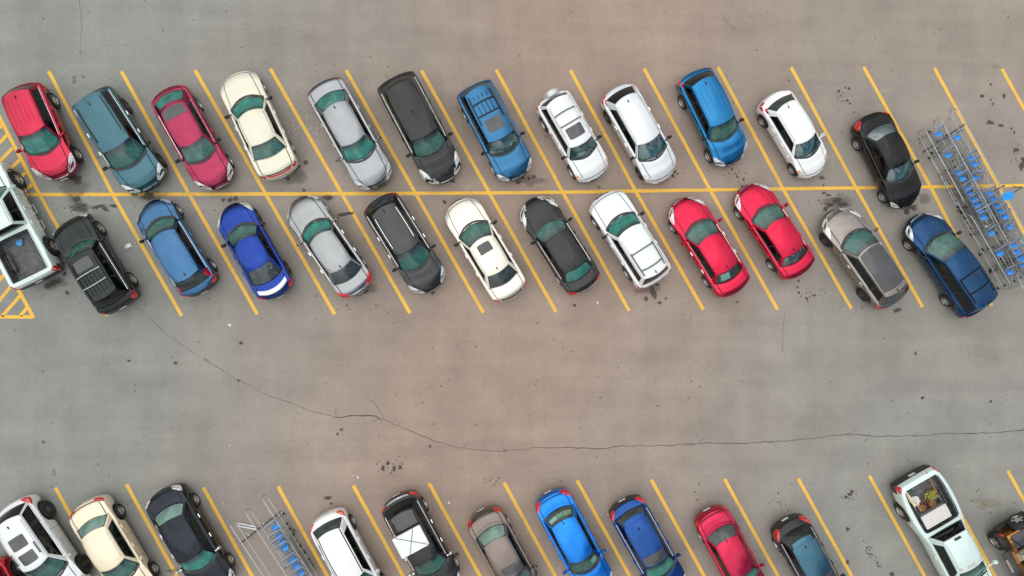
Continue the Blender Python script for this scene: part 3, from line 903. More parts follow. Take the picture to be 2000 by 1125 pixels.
# ------------------------------------------------------------------ ground
def ground_mat():
    t = NT('weathered asphalt'); p = t.n('ShaderNodeBsdfPrincipled')
    c = t.n('ShaderNodeTexCoord')
    sp = t.n('ShaderNodeSeparateXYZ'); t.l(c.outputs['Object'], sp.inputs[0])
    big = t.noise(.055, 4, .55)
    patch = t.noise(.42, 7, .62)
    streak = t.noise(1., 5, .6, scl=(.10, 1.1, 1))
    streak2 = t.noise(1., 3, .6, scl=(1.6, .13, 1))
    fine = t.noise(7., 5, .7)
    grit = t.noise(25., 3, .75)
    # lens colour cast put into the asphalt: brown mid-lot, greyer to the sides
    x = t.math('ADD', t.math('ADD', sp.outputs[0], t.math('MULTIPLY', sp.outputs[1], -.22)), t.math('MULTIPLY_ADD', big, 14., -7.))
    ax = t.math('ABSOLUTE', t.math('ADD', x, -2.6))
    band = t.ramp(t.math('MULTIPLY', ax, 1 / 24.), [(.14, 1.), (.74, 0.)])
    upper = t.ramp(t.math('MULTIPLY_ADD', sp.outputs[1], 1 / 26., .5), [(.3, .25), (.9, 1.)])
    right = t.ramp(t.math('MULTIPLY_ADD', sp.outputs[0], 1 / 44., .5), [(.45, 0.), (.8, 1.)])
    far = t.math('MULTIPLY', t.math('MULTIPLY', upper, right), .62)
    band = t.math('MAXIMUM', band, far)
    base = t.mix(band, (.276, .282, .258), (.356, .271, .222))
    v = t.ramp(patch, [(.25, .82), (.75, 1.13)])
    v2 = t.ramp(streak, [(.25, .90), (.75, 1.08)])
    v4 = t.ramp(streak2, [(.3, .96), (.7, 1.03)])
    v3 = t.ramp(fine, [(.2, .90), (.8, 1.10)])
    g = t.ramp(grit, [(.25, .80), (.5, 1.0), (.78, 1.20)])
    o = base
    for k in (v, v2, v3, v4, g): o = t.mix(1., o, k, 'MULTIPLY')
    # scattered dark grit and oil dots
    for scl, th, amt in ((1.15, .034, .6), (2.7, .034, .42)):
        vo = t.n('ShaderNodeTexVoronoi'); vo.inputs['Scale'].default_value = scl
        t.l(c.outputs['Object'], vo.inputs['Vector'])
        se = t.n('ShaderNodeSeparateColor'); t.l(vo.outputs['Color'], se.inputs[0])
        rad = t.math('MULTIPLY', t.math('POWER', se.outputs[0], 3.6), th * scl * 1.6)
        wob = t.math('MULTIPLY_ADD', t.noise(16., 2), .9, .55)
        k = t.math('LESS_THAN', t.math('MULTIPLY', vo.outputs['Distance'], wob), rad)
        o = t.mix(t.math('MULTIPLY', k, amt), o, (.045, .04, .035))
    # pale worn flecks
    vo = t.n('ShaderNodeTexVoronoi'); vo.inputs['Scale'].default_value = .9
    t.l(c.outputs['Object'], vo.inputs['Vector'])
    se = t.n('ShaderNodeSeparateColor'); t.l(vo.outputs['Color'], se.inputs[0])
    k = t.math('LESS_THAN', vo.outputs['Distance'], t.math('MULTIPLY', t.math('POWER', se.outputs[1], 5.), .035))
    o = t.mix(t.math('MULTIPLY', k, .6), o, (.55, .53, .48))
    t.l(o, p.inputs['Base Color'])
    p.inputs['Roughness'].default_value = .93; p.inputs['Specular IOR Level'].default_value = .2
    bp = t.n('ShaderNodeBump'); bp.inputs['Strength'].default_value = .25; bp.inputs['Distance'].default_value = .02
    t.l(grit, bp.inputs['Height']); t.l(bp.outputs[0], p.inputs['Normal'])
    t.l(p.outputs[0], t.out.inputs['Surface'])
    return t.m
gnd = MB().grid([[(x, y, 0) for x in (-400, -40, 40, 400)] for y in (-400, -30, 30, 400)]).build('ground', ground_mat(), smooth=False)
gnd['kind'] = 'structure'

def line_mat():
    t = NT('worn yellow road paint'); p = t.n('ShaderNodeBsdfPrincipled')
    f = t.noise(3.0, 6, .65); g = t.noise(38., 3, .7)
    c = t.ramp(f, [(.3, (.90, .49, .045)), (.55, (.95, .55, .075)), (.8, (.93, .62, .17))])
    c = t.mix(t.ramp(t.noise(.9, 5, .7), [(.50, 0.), (.80, .45)]), c, (.30, .22, .12))
    t.l(c, p.inputs['Base Color']); p.inputs['Roughness'].default_value = .75
    tr = t.n('ShaderNodeBsdfTransparent'); m = t.n('ShaderNodeMixShader')
    wear = t.math('MULTIPLY', t.ramp(f, [(.42, 1.), (.85, .55)]), t.ramp(g, [(.30, .55), (.48, 1.)]))
    wear = t.math('MAXIMUM', wear, t.ramp(g, [(.38, .5), (.52, 1.)]))
    t.l(wear, m.inputs[0]); t.l(tr.outputs[0], m.inputs[1]); t.l(p.outputs[0], m.inputs[2])
    t.l(m.outputs[0], t.out.inputs['Surface'])
    return t.m
LM = line_mat()
LW = .143
def strip(mb, pts, w, z, jit=.004):
    P = [Vector((p.x, p.y, z)) for p in pts]
    # resample
    Q = []
    for a, b in zip(P, P[1:]):
        n = max(1, int((b - a).length / .45))
        Q += [a.lerp(b, i / n) for i in range(n)]
    Q.append(P[-1])
    rows = []
    for i, q in enumerate(Q):
        d = (Q[min(i + 1, len(Q) - 1)] - Q[max(i - 1, 0)]).normalized(); n = Vector((-d.y, d.x, 0))
        rows.append([q + n * (w / 2 + rnd.uniform(-jit, jit)), q - n * (w / 2 + rnd.uniform(-jit, jit))])
    mb.grid(rows)
lines = MB()
STALL = [((95, 139), (220, 379), (355, 617)), ((237, 139), (370, 380), (503, 614)), ((381, 137), (519, 379), (654, 614)),
 ((528, 134), (668, 379), (801, 612)), ((676, 137), (812, 378), (944, 611)), ((823, 137), (956, 377), (1086, 609)),
 ((969, 136), (1100, 377), (1229, 607)), ((1114, 137), (1242, 374), (1374, 605)), ((1258, 134), (1387, 371), (1519, 605)),
 ((1402, 131), (1530, 370), (1663, 603)), ((1545, 131), (1672, 367), (1802, 600)), ((1687, 131), (1818, 366), (1937, 597)),
 ((1825, 133), (1950, 364), (2078, 594)), ((1957, 135), (2082, 360), (2205, 588)),
 ((-68, 100), (77, 379), (210, 617)), ((-68, 380), (66, 620)), ((2090, 135), (2215, 358), (2340, 582))]
for s in STALL: strip(lines, [G(*q) for q in s], LW, .004)
for a in ((108, 952), (247, 946), (397, 952), (543, 950), (690, 948), (838, 944), (984, 942), (1127, 938), (1272, 937), (1415, 935), (1559, 935), (1698, 929), (1833, 924), (1968, 919), (-33, 952), (2105, 914)):
    strip(lines, [G(*a), G(a[0] + .550 * 300, a[1] + 300)], LW, .004)
lo = lines.build('bay_lines', LM, smooth=False); lo['kind'] = 'structure'
cl = MB(); strip(cl, [G(*q) for q in ((-60, 380), (40, 380), (220, 380), (519, 379), (668, 378.5), (956, 377), (1100, 375.5), (1242, 373), (1387, 371), (1530, 369), (1672, 367), (1818, 365), (1950, 363), (2250, 357))], LW, .008)
for a, b in (((15, 262), (0, 279)), ((25, 289), (-6, 321)), ((39, 312), (-12, 362)), ((50, 337), (5, 381)), ((63, 360), (42, 380)), ((5, 243), (-20, 268)),
             ((11, 533), (-8, 556)), ((24, 556), (-8, 596)), ((40, 577), (4, 618)), ((53, 601), (40, 617)), ((-10, 500), (-40, 530))):
    strip(cl, [G(*a), G(*b)], LW * .95, .008)
strip(cl, [G(-60, 619), G(66, 619)], LW, .008)
co = cl.build('cross_lines', LM, smooth=False); co['kind'] = 'structure'

# stains and cracks -------------------------------------------------
def stain_mat(name, col, amax, scale=5.):
    t = NT(name); p = t.n('ShaderNodeBsdfPrincipled')
    p.inputs['Roughness'].default_value = .6; p.inputs['Base Color'].default_value = (*col, 1)
    at = t.n('ShaderNodeAttribute'); at.attribute_name = 'edge'
    n = t.noise(scale, 6, .68)
    a = t.math('ADD', at.outputs['Fac'], t.math('MULTIPLY_ADD', n, 1.8, -.98))
    a = t.math('MULTIPLY', t.ramp(a, [(.10, 0.), (.72, 1.)]), amax)
    tr = t.n('ShaderNodeBsdfTransparent'); m = t.n('ShaderNodeMixShader')
    t.l(a, m.inputs[0]); t.l(tr.outputs[0], m.inputs[1]); t.l(p.outputs[0], m.inputs[2]); t.l(m.outputs[0], t.out.inputs['Surface'])
    return t.m
class Stains:
    def __init__(s): s.mb = MB(); s.a = []
    def add(s, px, py, rx, ry=None, ang=0, z=.012):
        ry = ry or rx
        c = G(px, py); k = 1 / 46.
        rx *= k; ry *= k; n = 18
        ph = rnd.uniform(0, 99); ca, sa = math.cos(-R(ang)), math.sin(-R(ang))
        rows = []
        for fr_ in (0.001, .35, .7, 1.15):
            row = []
            for i in range(n):
                t = 2 * math.pi * i / n
                w = 1 + .55 * mnoise.noise(Vector((math.cos(t) * 1.3 + ph, math.sin(t) * 1.3, ph)))
                x, y = rx * fr_ * w * math.cos(t), ry * fr_ * w * math.sin(t)
                row.append(Vector((c.x + x * ca - y * sa, c.y + x * sa + y * ca, z + rnd.uniform(0, .0004))))
            rows.append(row); s.a += [{0.001: 1., .35: .95, .7: .62, 1.15: 0.}[fr_]] * n
        s.mb.grid(rows, close=True)
    def build(s, name, m):
        me = s.mb.mesh(name, m, weld=False, smooth=False)
        at = me.attributes.new('edge', 'FLOAT', 'POINT')
        for i, v in enumerate(s.a): at.data[i].value = v
        o = link(name, me); o['kind'] = 'structure'
        return o
oil = Stains()
for q in ((148, 350, 14, 9, 30), (158, 405, 21, 13, 10), (192, 404, 16, 4, -12), (150, 388, 10, 6), (292, 384, 13, 8), (222, 402, 8, 4), (205, 408, 9, 5, 20), (262, 380, 8, 5),
  (436, 391, 5), (452, 390, 6), (461, 388, 5), (577, 326, 9, 6), (597, 317, 5), (563, 350, 4), (594, 372, 4), (641, 386, 13, 6, 10), (672, 419, 15, 4, -12), (684, 416, 10, 3),
  (712, 567, 10, 8, 40), (700, 573, 8, 5), (845, 571, 4.5), (881, 352, 7, 5), (868, 394, 5), (1012, 356, 6, 4), (1020, 347, 5, 4), (1043, 346, 4), (1033, 349, 3.5),
  (1170, 366, 3.5, 2), (1313, 342, 4, 6), (1317, 336, 4), (1604, 347, 7, 4), (1608, 362, 3), (1610, 377, 5, 3), (1617, 381, 5, 3), (1634, 391, 14, 7, -8), (1646, 399, 13, 6), (1620, 400, 9, 6), (1612, 408, 5),
  (1780, 404, 14, 8), (1770, 412, 7, 8), (1752, 606, 9, 5, -14), (1275, 570, 6, 16, -12), (1288, 591, 4), (1262, 584, 5), (1283, 556, 6, 4), (1440, 590, 4, 3),
  (108, 551, 15, 6, -20), (96, 558, 12, 6, -18), (127, 535, 4.5), (132, 572, 4.5), (343, 709, 4), (642, 972, 9, 4.5), (647, 983, 3), (893, 1082, 6, 5), (1655, 1033, 5), (1742, 1122, 7, 5), (1653, 971, 4), (1659, 965, 5, 4), (1664, 960, 4), (1655, 1097, 4, 6),
  (1960, 188, 4.5), (1935, 165, 3), (1984, 293, 8, 4.5), (1999, 312, 7), (1996, 325, 7, 9), (1918, 187, 5, 4), (1935, 195, 2.5), (1939, 203, 2.5), (1981, 259, 3.5), (1975, 251, 2.5), (1658, 173, 3), (1660, 202, 3), (1655, 196, 3), (1638, 178, 3),
  (1668, 219, 2.5), (1935, 240, 9, 5), (1955, 245, 8, 4), (1430, 330, 3), (1452, 351, 3), (1440, 345, 3), (758, 904, 4, 5), (748, 914, 4, 6), (770, 915, 3, 8), (781, 912, 3, 6), (667, 839, 4, 3), (659, 848, 4, 3), (840, 872, 3, 4), (1802, 777, 4), (1788, 690, 4), (1935, 784, 4), (466, 743, 3.5), (471, 670, 5, 4), (252, 705, 3), (85, 863, 3), (250, 1109, 3), (1122, 596, 4), (1560, 549, 3), (1557, 561, 2.5), (1560, 572, 3), (1575, 583, 4), (1588, 577, 2.5), (1300, 583, 3)):
    oil.add(*q)
for (cx, cy, sx, sy, n, ang) in ((1705, 1085, 8, 28, 46, -32), (1655, 968, 16, 14, 26, 0), (1578, 575, 26, 16, 26, 0), (1645, 190, 22, 26, 18, 0), (1985, 300, 14, 26, 20, 0), (765, 908, 26, 20, 30, 0), (1618, 395, 18, 16, 26, 0), (1918, 975, 8, 22, 12, -20), (960, 940, 22, 10, 14, 0), (1520, 985, 18, 22, 12, 0), (1315, 340, 14, 14, 16, 0), (1440, 345, 22, 12, 18, 0), (700, 590, 60, 30, 16, 0), (150, 400, 40, 26, 22, 0), (1370, 965, 16, 18, 12, 0)):
    for _ in range(n):
        a, b = rnd.gauss(0, sx * .55), rnd.gauss(0, sy * .55); c_, s_ = math.cos(R(ang)), math.sin(R(ang))
        oil.add(cx + a * c_ - b * s_, cy + a * s_ + b * c_, rnd.uniform(.6, 2.0), None, 0, .0125)
for _ in range(170):
    oil.add(rnd.uniform(-40, 2040), rnd.uniform(-10, 1130), rnd.choice((.8, .9, 1.1, 1.3, 1.7)), None, 0, .0122)
oil.build('oil_stains', stain_mat('oil stain', (.060, .047, .035), .72))
wet = Stains()
for q in ((1805, 388, 15, 12), (1262, 560, 26, 20), (145, 372, 34, 26), (712, 562, 24, 16), (1640, 396, 34, 18), (575, 345, 26, 20), (1035, 352, 30, 12), (110, 552, 26, 14), (300, 384, 30, 12), 
 (145, 152, 4), (163, 150, 4), (146, 160, 4.5), (1325, 1107, 9, 5), (340, 1115, 14, 5)):
    wet.add(*q, **dict(z=.010)) if len(q) > 4 else wet.add(*(list(q) + [q[2]] * (4 - len(q)) + [0]), .010)
wet.build('faded_stains', stain_mat('faded damp stain', (.10, .09, .078), .34, 2.2))
moss = Stains()
for q in ((1930, 985, 26, 12), (1905, 978, 12, 6), (1945, 130, 12, 7)): moss.add(*(list(q) + [0]), .011)
moss.build('yellow_stain', stain_mat('yellow green stain', (.30, .29, .10), .22, 3.))
glit = MB()
for _ in range(70):
    a, b = rnd.gauss(590, 24), rnd.gauss(252, 13); c = G(a, b); k = rnd.uniform(.012, .03); t0 = rnd.uniform(0, 6)
    glit.poly([Vector((c.x + k * math.cos(t0 + q * 2.1), c.y + k * math.sin(t0 + q * 2.1), .018)) for q in range(3)])
for _ in range(20):
    a, b = rnd.gauss(600, 60), rnd.gauss(200, 80); c = G(a, b); k = rnd.uniform(.012, .025)
    glit.poly([Vector((c.x + k * math.cos(q * 2.1), c.y + k * math.sin(q * 2.1), .018)) for q in range(3)])
go = glit.build('glass_crumbs', mat('pale glass crumbs', (.72, .72, .62), .3, var=.3), smooth=False, weld=False); go['kind'] = 'stuff'; go['label'] = 'pale crumbs of broken glass scattered beside the cream sedan'

crk = MB()
def crack(pts, w0, w1, jit=.05):
    P = [G(*q) for q in pts]; Q = []
    for a, b in zip(P, P[1:]):
        n = max(1, int((b - a).length / .16)); Q += [a.lerp(b, i / n) for i in range(n)]
    Q.append(P[-1]); rows = []
    for i, q in enumerate(Q):
        d = (Q[min(i + 1, len(Q) - 1)] - Q[max(i - 1, 0)]).normalized(); n = Vector((-d.y, d.x, 0))
        j = mnoise.noise(Vector((i * .35, w0 * 90, 3))) * jit + rnd.uniform(-.3, .3) * jit
        w = lerp(w0, w1, i / len(Q)) * (.45 + 1.1 * abs(mnoise.noise(Vector((i * .22, 7, w1 * 70)))))
        q = Vector((q.x, q.y, .0135)) + n * j
        w *= .55
        rows.append([q + n * w, q - n * w])
    crk.grid(rows)
crack([(262, 598), (310, 637), (330, 655), (365, 680), (400, 702), (432, 722), (466, 743), (530, 776), (565, 786), (600, 800), (655, 815), (720, 812), (745, 818), (775, 830), (810, 845), (850, 862), (900, 875), (940, 880), (985, 881), (1040, 875), (1080, 874)], .008, .020)
crack([(1080, 874), (1180, 876), (1215, 871), (1310, 870), (1360, 866), (1430, 866), (1500, 863), (1545, 860), (1595, 855), (1655, 848), (1710, 852), (1790, 851), (1850, 846), (1910, 846), (1955, 844), (2000, 839), (2070, 836)], .03, .028)
crack([(655, 816), (690, 812), (720, 811), (742, 815)], .03, .03)
for _ in range(18):
    k_ = rnd.choice(((400, 702), (466, 743), (565, 786), (655, 815), (745, 818), (810, 845), (900, 875), (985, 881), (1080, 874), (1215, 871), (1360, 866), (1500, 863), (1655, 848), (1790, 851), (1910, 846)))
    x_, y_ = k_[0] + rnd.uniform(-6, 6), k_[1]; l_ = rnd.uniform(6, 20); a_ = rnd.uniform(-1.1, 1.1) + rnd.choice((0, math.pi))
    crack([(x_, y_), (x_ + l_ * .5 * math.cos(a_), y_ + l_ * .4 * math.sin(a_)), (x_ + l_ * math.cos(a_ + .2), y_ + l_ * math.sin(a_ + .2))], .014, .004)
crack([(715, 777), (728, 784), (740, 800), (750, 819)], .012, .014)
crack([(155, -5), (157, 20), (160, 60), (156, 100), (158, 125)], .012, .006)
crack([(1412, 34), (1425, 48), (1442, 64)], .010, .012)
crack([(1528, 690), (1530, 650), (1531, 610)], .008, .008)

crack([(838, 952), (845, 978), (850, 986)], .010, .006)
crack([(105, 915), (101, 927), (107, 930), (108, 924), (105, 915)], .016, .016, .004)
ck = crk.build('pavement_cracks', mat('crack filler', (.085, .075, .062), .95), smooth=False); ck['kind'] = 'structure'

# ------------------------------------------------------------------ the vehicles
C = {}
# upper row
C['a1'] = car('sport_utility', 'small red utility vehicle parked beside the yellow hatched zone, nose to the oil splash', 'suv', (123, 349), (29, 162), 1.84, 'cuv', '#CE2448', metal=.35, ribs=5, chromeh=False, rim=(7, 'rim'), antp=(.16, .05), rg=RWG, tl=(.9, .01, .1), hl=(.56, .12, .26), fplate=True, fc=.25, frf=.44)
C['a2'] = car('sport_utility', 'large teal grey utility vehicle with dark roof rails, second from left in upper row', 'suv', (297, 367), (167, 179), 1.95, 'suv', '#416E7B', metal=.7, rails='black', railr=(.10, .80), ant='rod', antp=(.17, .05), chromeh=True , tl=(.9, .01, .1), rim=(6, 'rimdark'), mirror='black', rg=RWB, win=[(.05, .30), (.35, .60), (.63, .94)], gchrome=True, fc=.22, frf=.39)
C['a3'] = car('hatchback', 'crimson hatchback with a dark roof panel by its rear glass and chrome front lip', 'hatchback', (433, 366), (328, 176), 1.78, 'sedan', '#AE2A54', metal=.5, H=1.46, prof=T['hatch']['prof'], roofpanel=[(.02, .30, .84)], panelm=M['sun'], ant=None, rg=RWT, bstrip='f', mirror='black', win=[(.18, .50), (.53, .93)], rwv=(.06, .80), tl=(.70, .04, .2), fc=.25, frf=.415, frr=.80, frb=.955)
C['a4'] = car('sedan', 'long cream sedan in the upper row with its trunk towards the centre line', 'sedan', (457, 141), (553, 345), 1.86, 'sedan', '#DEDBC6', metal=.15, mirror='black', ant=None, rg=WSG, tan=True, rstrip=2, tl=(.82, .02, .2), gchrome=False, hl=(.62, .05, .2), ws=WS, chrome=False, fc=.263, frf=.42, frr=.71, frb=.85)
C['a5'] = car('sedan', 'silver sedan with teal rear glass and chrome grille, in upper row beside the black minivan', 'sedan', (742, 365), (629, 161), 1.83, 'sedan', '#BDC1C6', metal=.55, ant='fin', antp=(.08, 0), tl=(.86, .03, .12), tltop=.3, rstrip=1, hl=(.60, .09, .26), chrome=True, gw=.40, fc=.247, frf=.39, frr=.745, frb=.885)
C['a6'] = car('minivan', 'long black minivan with ribbed roof and white headlights in the upper row', 'minivan', (875, 354), (766, 145), 1.90, 'van', '#1C1C1D', metal=.15, ribs=6, hl=(.50, .14, .26), tl=(.95, .01, .1), rg=RWB, ant='fin', antp=(.55, 0), mirror='black', bcr=.16, chrome=True, gw=.42, fc=.235, frf=.385, frr=.885)
C['a7'] = car('sport_utility', 'blue utility vehicle with a slatted roof rack and dark sunroof', 'suv', (1014, 348), (921, 162), 1.80, 'suv', '#2F76A6', metal=.5, H=1.72, rails='black', railr=(.08, .66), bars=(.26, .50), slats=[(.26, .50, (-.5, -.17, .17, .5)), (.12, .2, (-.5, -.17, .17, .5))], sunroof=[(.60, .84, .60)], ant=None, rg=RWB, mirror='black', ws=WSB, tl=(.95, .01, .1), hl=(.62, .07, .24), chrome='body', rim=(6, 'rim'), fc=.25, frf=.378)
C['a8'] = car('sport_utility', 'small white utility vehicle with a covered spare wheel on its back door and amber indicators', 'suv', (1165, 350), (1075, 183), 1.70, 'suv', '#E6E8E9', metal=.1, H=1.70, rails='white', railr=(.06, .76), bars=(.30, .55), sunroof=[(.62, .86, .66)], ant=None, rg=RWB, ws=WSB, amber=True, hl=(.60, .08, .24), tl=(.86, .05, .5), rim=(6, 'rim'), sg=SW, fbump=.3, chrome='body', mirror='black', fc=.25, frf=.375)
C['a9'] = car('hatchback', 'silver white wagon with black rear glass and a red brake light strip, upper row', 'hatchback', (1300, 353), (1203, 167), 1.78, 'hatch', '#DCE1E4', metal=.3, H=1.56, rg=RWB, ws=WSB, rim=(5, 'rimdark'), tl=(.80, .05, .3), dlamp=.12, chromeh=True, ant='fin', antp=(.12, 0), mirror='black', chrome=True, fc=.225, frf=.39, frr=.87, frb=.97)
C['a10'] = car('minivan', 'bright blue short minivan with black rear glass, parked high in the upper row', 'minivan', (1434, 321), (1355, 136), 1.78, 'van', '#1A85C4', metal=.4, H=1.66, ribs=4, rg=RWB, ws=WSG, tl=(.78, .05, .36), dlamp=.20, rim=(7, 'rim'), ant='fin', antp=(.12, 0), mirror='black', chrome='body', fc=.255, frf=.40, frr=.88, frb=.965)
C['a11'] = car('hatchback', 'small white round hatchback with dark rear glass and a red tail light, upper row', 'hatchback', (1597, 342), (1513, 180), 1.70, 'hatch', '#EFF1F1', metal=.05, H=1.52, rg=RWG, ws=WSB, rim=(7, 'rim'), rw=.30, tl=(.78, .06, .30), dlamp=.25, ant='rod', antp=(.10, 0), chrome=False, sg=SWC, sgr=SW, amber=True, rwv=(.12, .93), fc=.225, frf=.39, frr=.845, frb=.94)
C['a12'] = car('sedan', 'black sedan with cloud reflections in its windscreen, crossing the centre line near the cart corral', 'sedan', (1777, 403), (1689, 226), 1.76, 'sedan', '#191A1B', metal=.2, ws=WSB, rg=RWS, rim=(7, 'rim'), hl=(.70, .06, .2), tl=(.70, .06, .3), ant=None, chrome=False, mirror='black', fc=.27, frf=.42, frr=.745, frb=.875)
# middle row
C['b1'] = car('pickup_truck', 'white crew cab pickup with an empty ribbed bed, parked on the hatched zone at left', 'pickup', (-32, 330), (83, 549), 1.98, 'pickup', '#D6E6E1', metal=.1, bed=(.615, .972, .80), rbump=.30, rim=(6, 'rim'), rw=.40, rg=RWB, tl=(.90, .025, .55), tltop=.9, H=1.84, ant=None, bedrail=False, chrome='body', win=[(.07, .36), (.44, .93)], frr=.575, frb=.59, sg=SWC, sgr=SW)
C['b2'] = car('sport_utility', 'boxy black utility vehicle with steel roof bars and tan wheels', 'suv', (136, 430), (243, 600), 1.80, 'suv', '#1F2526', metal=.4, H=1.72, bf=.08, br=.06, rails='black', railr=(.10, .86), bars=(.30, .56), barm='steel', slats=[(.10, .56, (-.55, -.28, 0, .28, .55))], sunroof=[(.64, .88, .60)], ant=None, rg=RWB, rim=(5, 'rimgold'), clad=.45, hl=(.70, .04, .3), tl=(.86, .05, .40), mirror='black', e0=.88, sg=SWC, sgr=SW, rbump=.3, gchrome=False, fc=.265, frf=.40, frr=.90, frb=.965, bow=.26)
C['b3'] = car('hatchback', 'steel blue hatchback with red corner tail lights, nose to the centre line', 'hatchback', (291, 394), (400, 570), 1.80, 'hatch', '#3D72A0', metal=.6, H=1.58, rg=RWG, dlamp=.55, tl=(.80, .05, .30), rim=(7, 'rim'), mirror='black', chrome=True, antp=(.10, 0), hl=(.70, .05, .16), sgr=SWC, rbump=.1, fc=.205, frf=.365, frr=.865, frb=.955)
C['b4'] = car('coupe', 'royal blue coupe with a white spoiler, nose to the centre line', 'coupe', (447, 400), (549, 578), 1.76, 'sedan', '#023CA0', metal=.45, ws=WSG, rg=RWG, spoiler='#E8ECF2', hl=(.66, .10, .24), tl=(.80, .05, .24), mirror='black', rim=(5, 'rimdark'), ant=None, chrome='body', fc=.23, frf=.39, frr=.69, frb=.865)
C['b5'] = car('sedan', 'silver sedan with long red tail lights and dark grey rear glass, middle row', 'sedan', (579, 388), (706, 571), 1.78, 'sedan', '#BFC2C4', metal=.5, ws=WS, rg=RWG, tl=(.55, .09, .22), rstrip=1, antp=(.05, .0), chrome=True, chromeh=True, hl=(.66, .05, .2), fc=.26, frf=.40, frr=.75, frb=.88)
C['b6'] = car('crossover', 'dark grey crossover with silver roof rails, nose pointing down in the middle row', 'suv', (849, 567), (738, 388), 1.82, 'cuv', '#464748', metal=.45, rails='chrome', railr=(.12, .84), rg=RWB, antp=(.10, 0), tl=(.74, .07, .30), chromeh=True, hl=(.60, .10, .2), mirror='black', rim=(5, 'rim'), roofpanel=[], fc=.235, frf=.42)
C['b7'] = car('sedan', 'cream sedan with a dark sunroof and black rear glass, middle row', 'sedan', (890, 392), (1003, 581), 1.80, 'sedan', '#F2EBDA', metal=.25, ws=WSG, rg=RWG, sunroof=[(.60, .89, .52)], antp=(.10, 0), tl=(.80, .03, .18), chrome=True, hl=(.66, .07, .24), rstrip=3, mirror='black', fc=.245, frf=.415, frr=.737, frb=.878)
C['b8'] = car('sedan', 'black sedan with white headlights and a thin chrome trunk line, middle row', 'sedan', (1035, 389), (1147, 567), 1.80, 'sedan', '#1B1B1C', metal=.1, ws=WSG, rg=RWT, hl=(.45, .14, .22), tl=(.60, .04, .22), rstrip=1, mirror='black', antp=(.06, 0), chrome=True, fc=.255, frf=.405, frr=.765, frb=.885)
C['b9'] = car('sport_utility', 'white utility vehicle with black roof bars and barred black side windows, middle row', 'suv', (1174, 381), (1280, 551), 1.84, 'suv', '#E8EBEB', metal=.05, H=1.74, rails='black', railr=(.06, .58), bars=(.18, .55), rg=RWB, ws=WS, win=[(.06, .25), (.33, .55), (.63, .92)], swv=(.20, .80), tl=(.86, .05, .30), hl=(.80, .04, .2), chrome=False, rim=(5, 'rim'), mirror='black', ant='fin', antp=(.06, 0), gchrome=False, fc=.26, frf=.41)
C['b10'] = car('sedan', 'red sedan with a white paper sheet behind its rear glass, middle row', 'sedan', (1325, 390), (1437, 572), 1.80, 'sedan', '#EA0A46', metal=.25, ws=WSG, rg=glass('clear rear glass', (.62, .80, .76), .12, (.12, .22, .2), .94), tl=(.94, .02, .2), hl=(.60, .11, .24), chrome=True, chromeh=True, rim=(7, 'rim'), ant='fin', antp=(.10, 0), fc=.25, frf=.418, frr=.765, frb=.876)
C['b11'] = car('sedan', 'red sedan with blue sky mirrored in its dark rear glass, nose across the centre line', 'sedan', (1454, 364), (1563, 537), 1.80, 'sedan', '#EA0A46', metal=.25, ws=WSG, rg=RWC, tl=(.94, .02, .2), hl=(.62, .11, .24), chrome=True, rim=(7, 'rim'), ant='fin', antp=(.10, 0), fc=.25, frf=.418, frr=.765, frb=.876)
C['b12'] = car('crossover', 'taupe grey crossover with a dark glass roof, parked beside the navy minivan', 'suv', (1622, 414), (1743, 592), 1.86, 'cuv', '#A59D95', metal=.55, roofpanel=[(.10, .985, .90)], panelm=M['sun'], ws=WSD, rg=RWG, hl=(.52, .13, .16), chrome=True, chromeh=True, rim=(5, 'rimdark'), tl=(.80, .07, .3), sg=SWC, sgr=SW, antp=(.05, 0), clad=.8, fc=.238, frf=.405, frr=.885, frb=.965)
C['b13'] = car('minivan', 'navy blue minivan with black roof bars, last in the middle row by the cart corral', 'minivan', (1787, 424), (1908, 607), 1.85, 'van', '#094878', metal=.6, H=1.74, rails='black', railr=(.12, .62), bars=(.30, .60), ws=WSG, rg=RWB, hl=(.66, .09, .24), tl=(.86, .03, .4), rim=(7, 'rim'), ant=None, chrome='body', sg=SWC, sgr=SW, mirror='black', fbump=.30, fc=.21, frf=.40, frr=.93, frb=.98)
# lower row
C['c0'] = car('hatchback', 'dark red car at the lower left corner, mostly out of view, silver wheel showing', 'car', (74, 1271), (-24, 1097), 1.78, 'hatch', '#B80E28', metal=.35, rim=(10, 'rim'))
C['c1'] = car('sport_utility', 'white utility vehicle with two dark sunroofs and black wheels', 'suv', (152, 1164), (29, 979), 1.84, 'cuv', '#E2E5E6', metal=.1, H=1.72, rw=.40, fw=.20, rwf=.80, roofpanel=[], sunroof=[(.34, .58, .56), (.68, .90, .56)], sunm=M['sun'], rails='black', railr=(.60, .84), rg=RWB, tl=(.70, .07, .24), tltop=.8, rim=(10, 'rimdark'), ws=WSG, chromeh=True, chrome=True, antp=(.14, 0), clad=.8, rwv=(.04, .93), rws=.95, win=[(.03, .26), (.33, .60), (.62, .93)])
C['c2'] = car('sedan', 'beige sedan with golden flanks and pale green rear glass, lower row', 'sedan', (285, 1173), (170, 977), 1.82, 'sedan', '#EADBC0', metal=.3, rg=RWL, ws=WSG, sg=SWC, rim=(7, 'rim'), tl=(.62, .03, .16), ant=None, chrome='body', tan=True, clad=0, fc=.25, frf=.40, frr=.755, frb=.862)
C['c3'] = car('sedan', 'black navy sedan with pale rear glass and chrome window arcs, lower row', 'sedan', (434, 1156), (318, 954), 1.86, 'sedan', '#141B26', metal=.3, rg=RWL, ws=WS, sg=SWC, rim=(7, 'rim'), tl=(.62, .05, .2), tlm=M['lamp'], ant=None, chrome=True, chromeh=True, rstrip=3, mirror=M['chrome'], fc=.25, frf=.395, frr=.755, frb=.87)
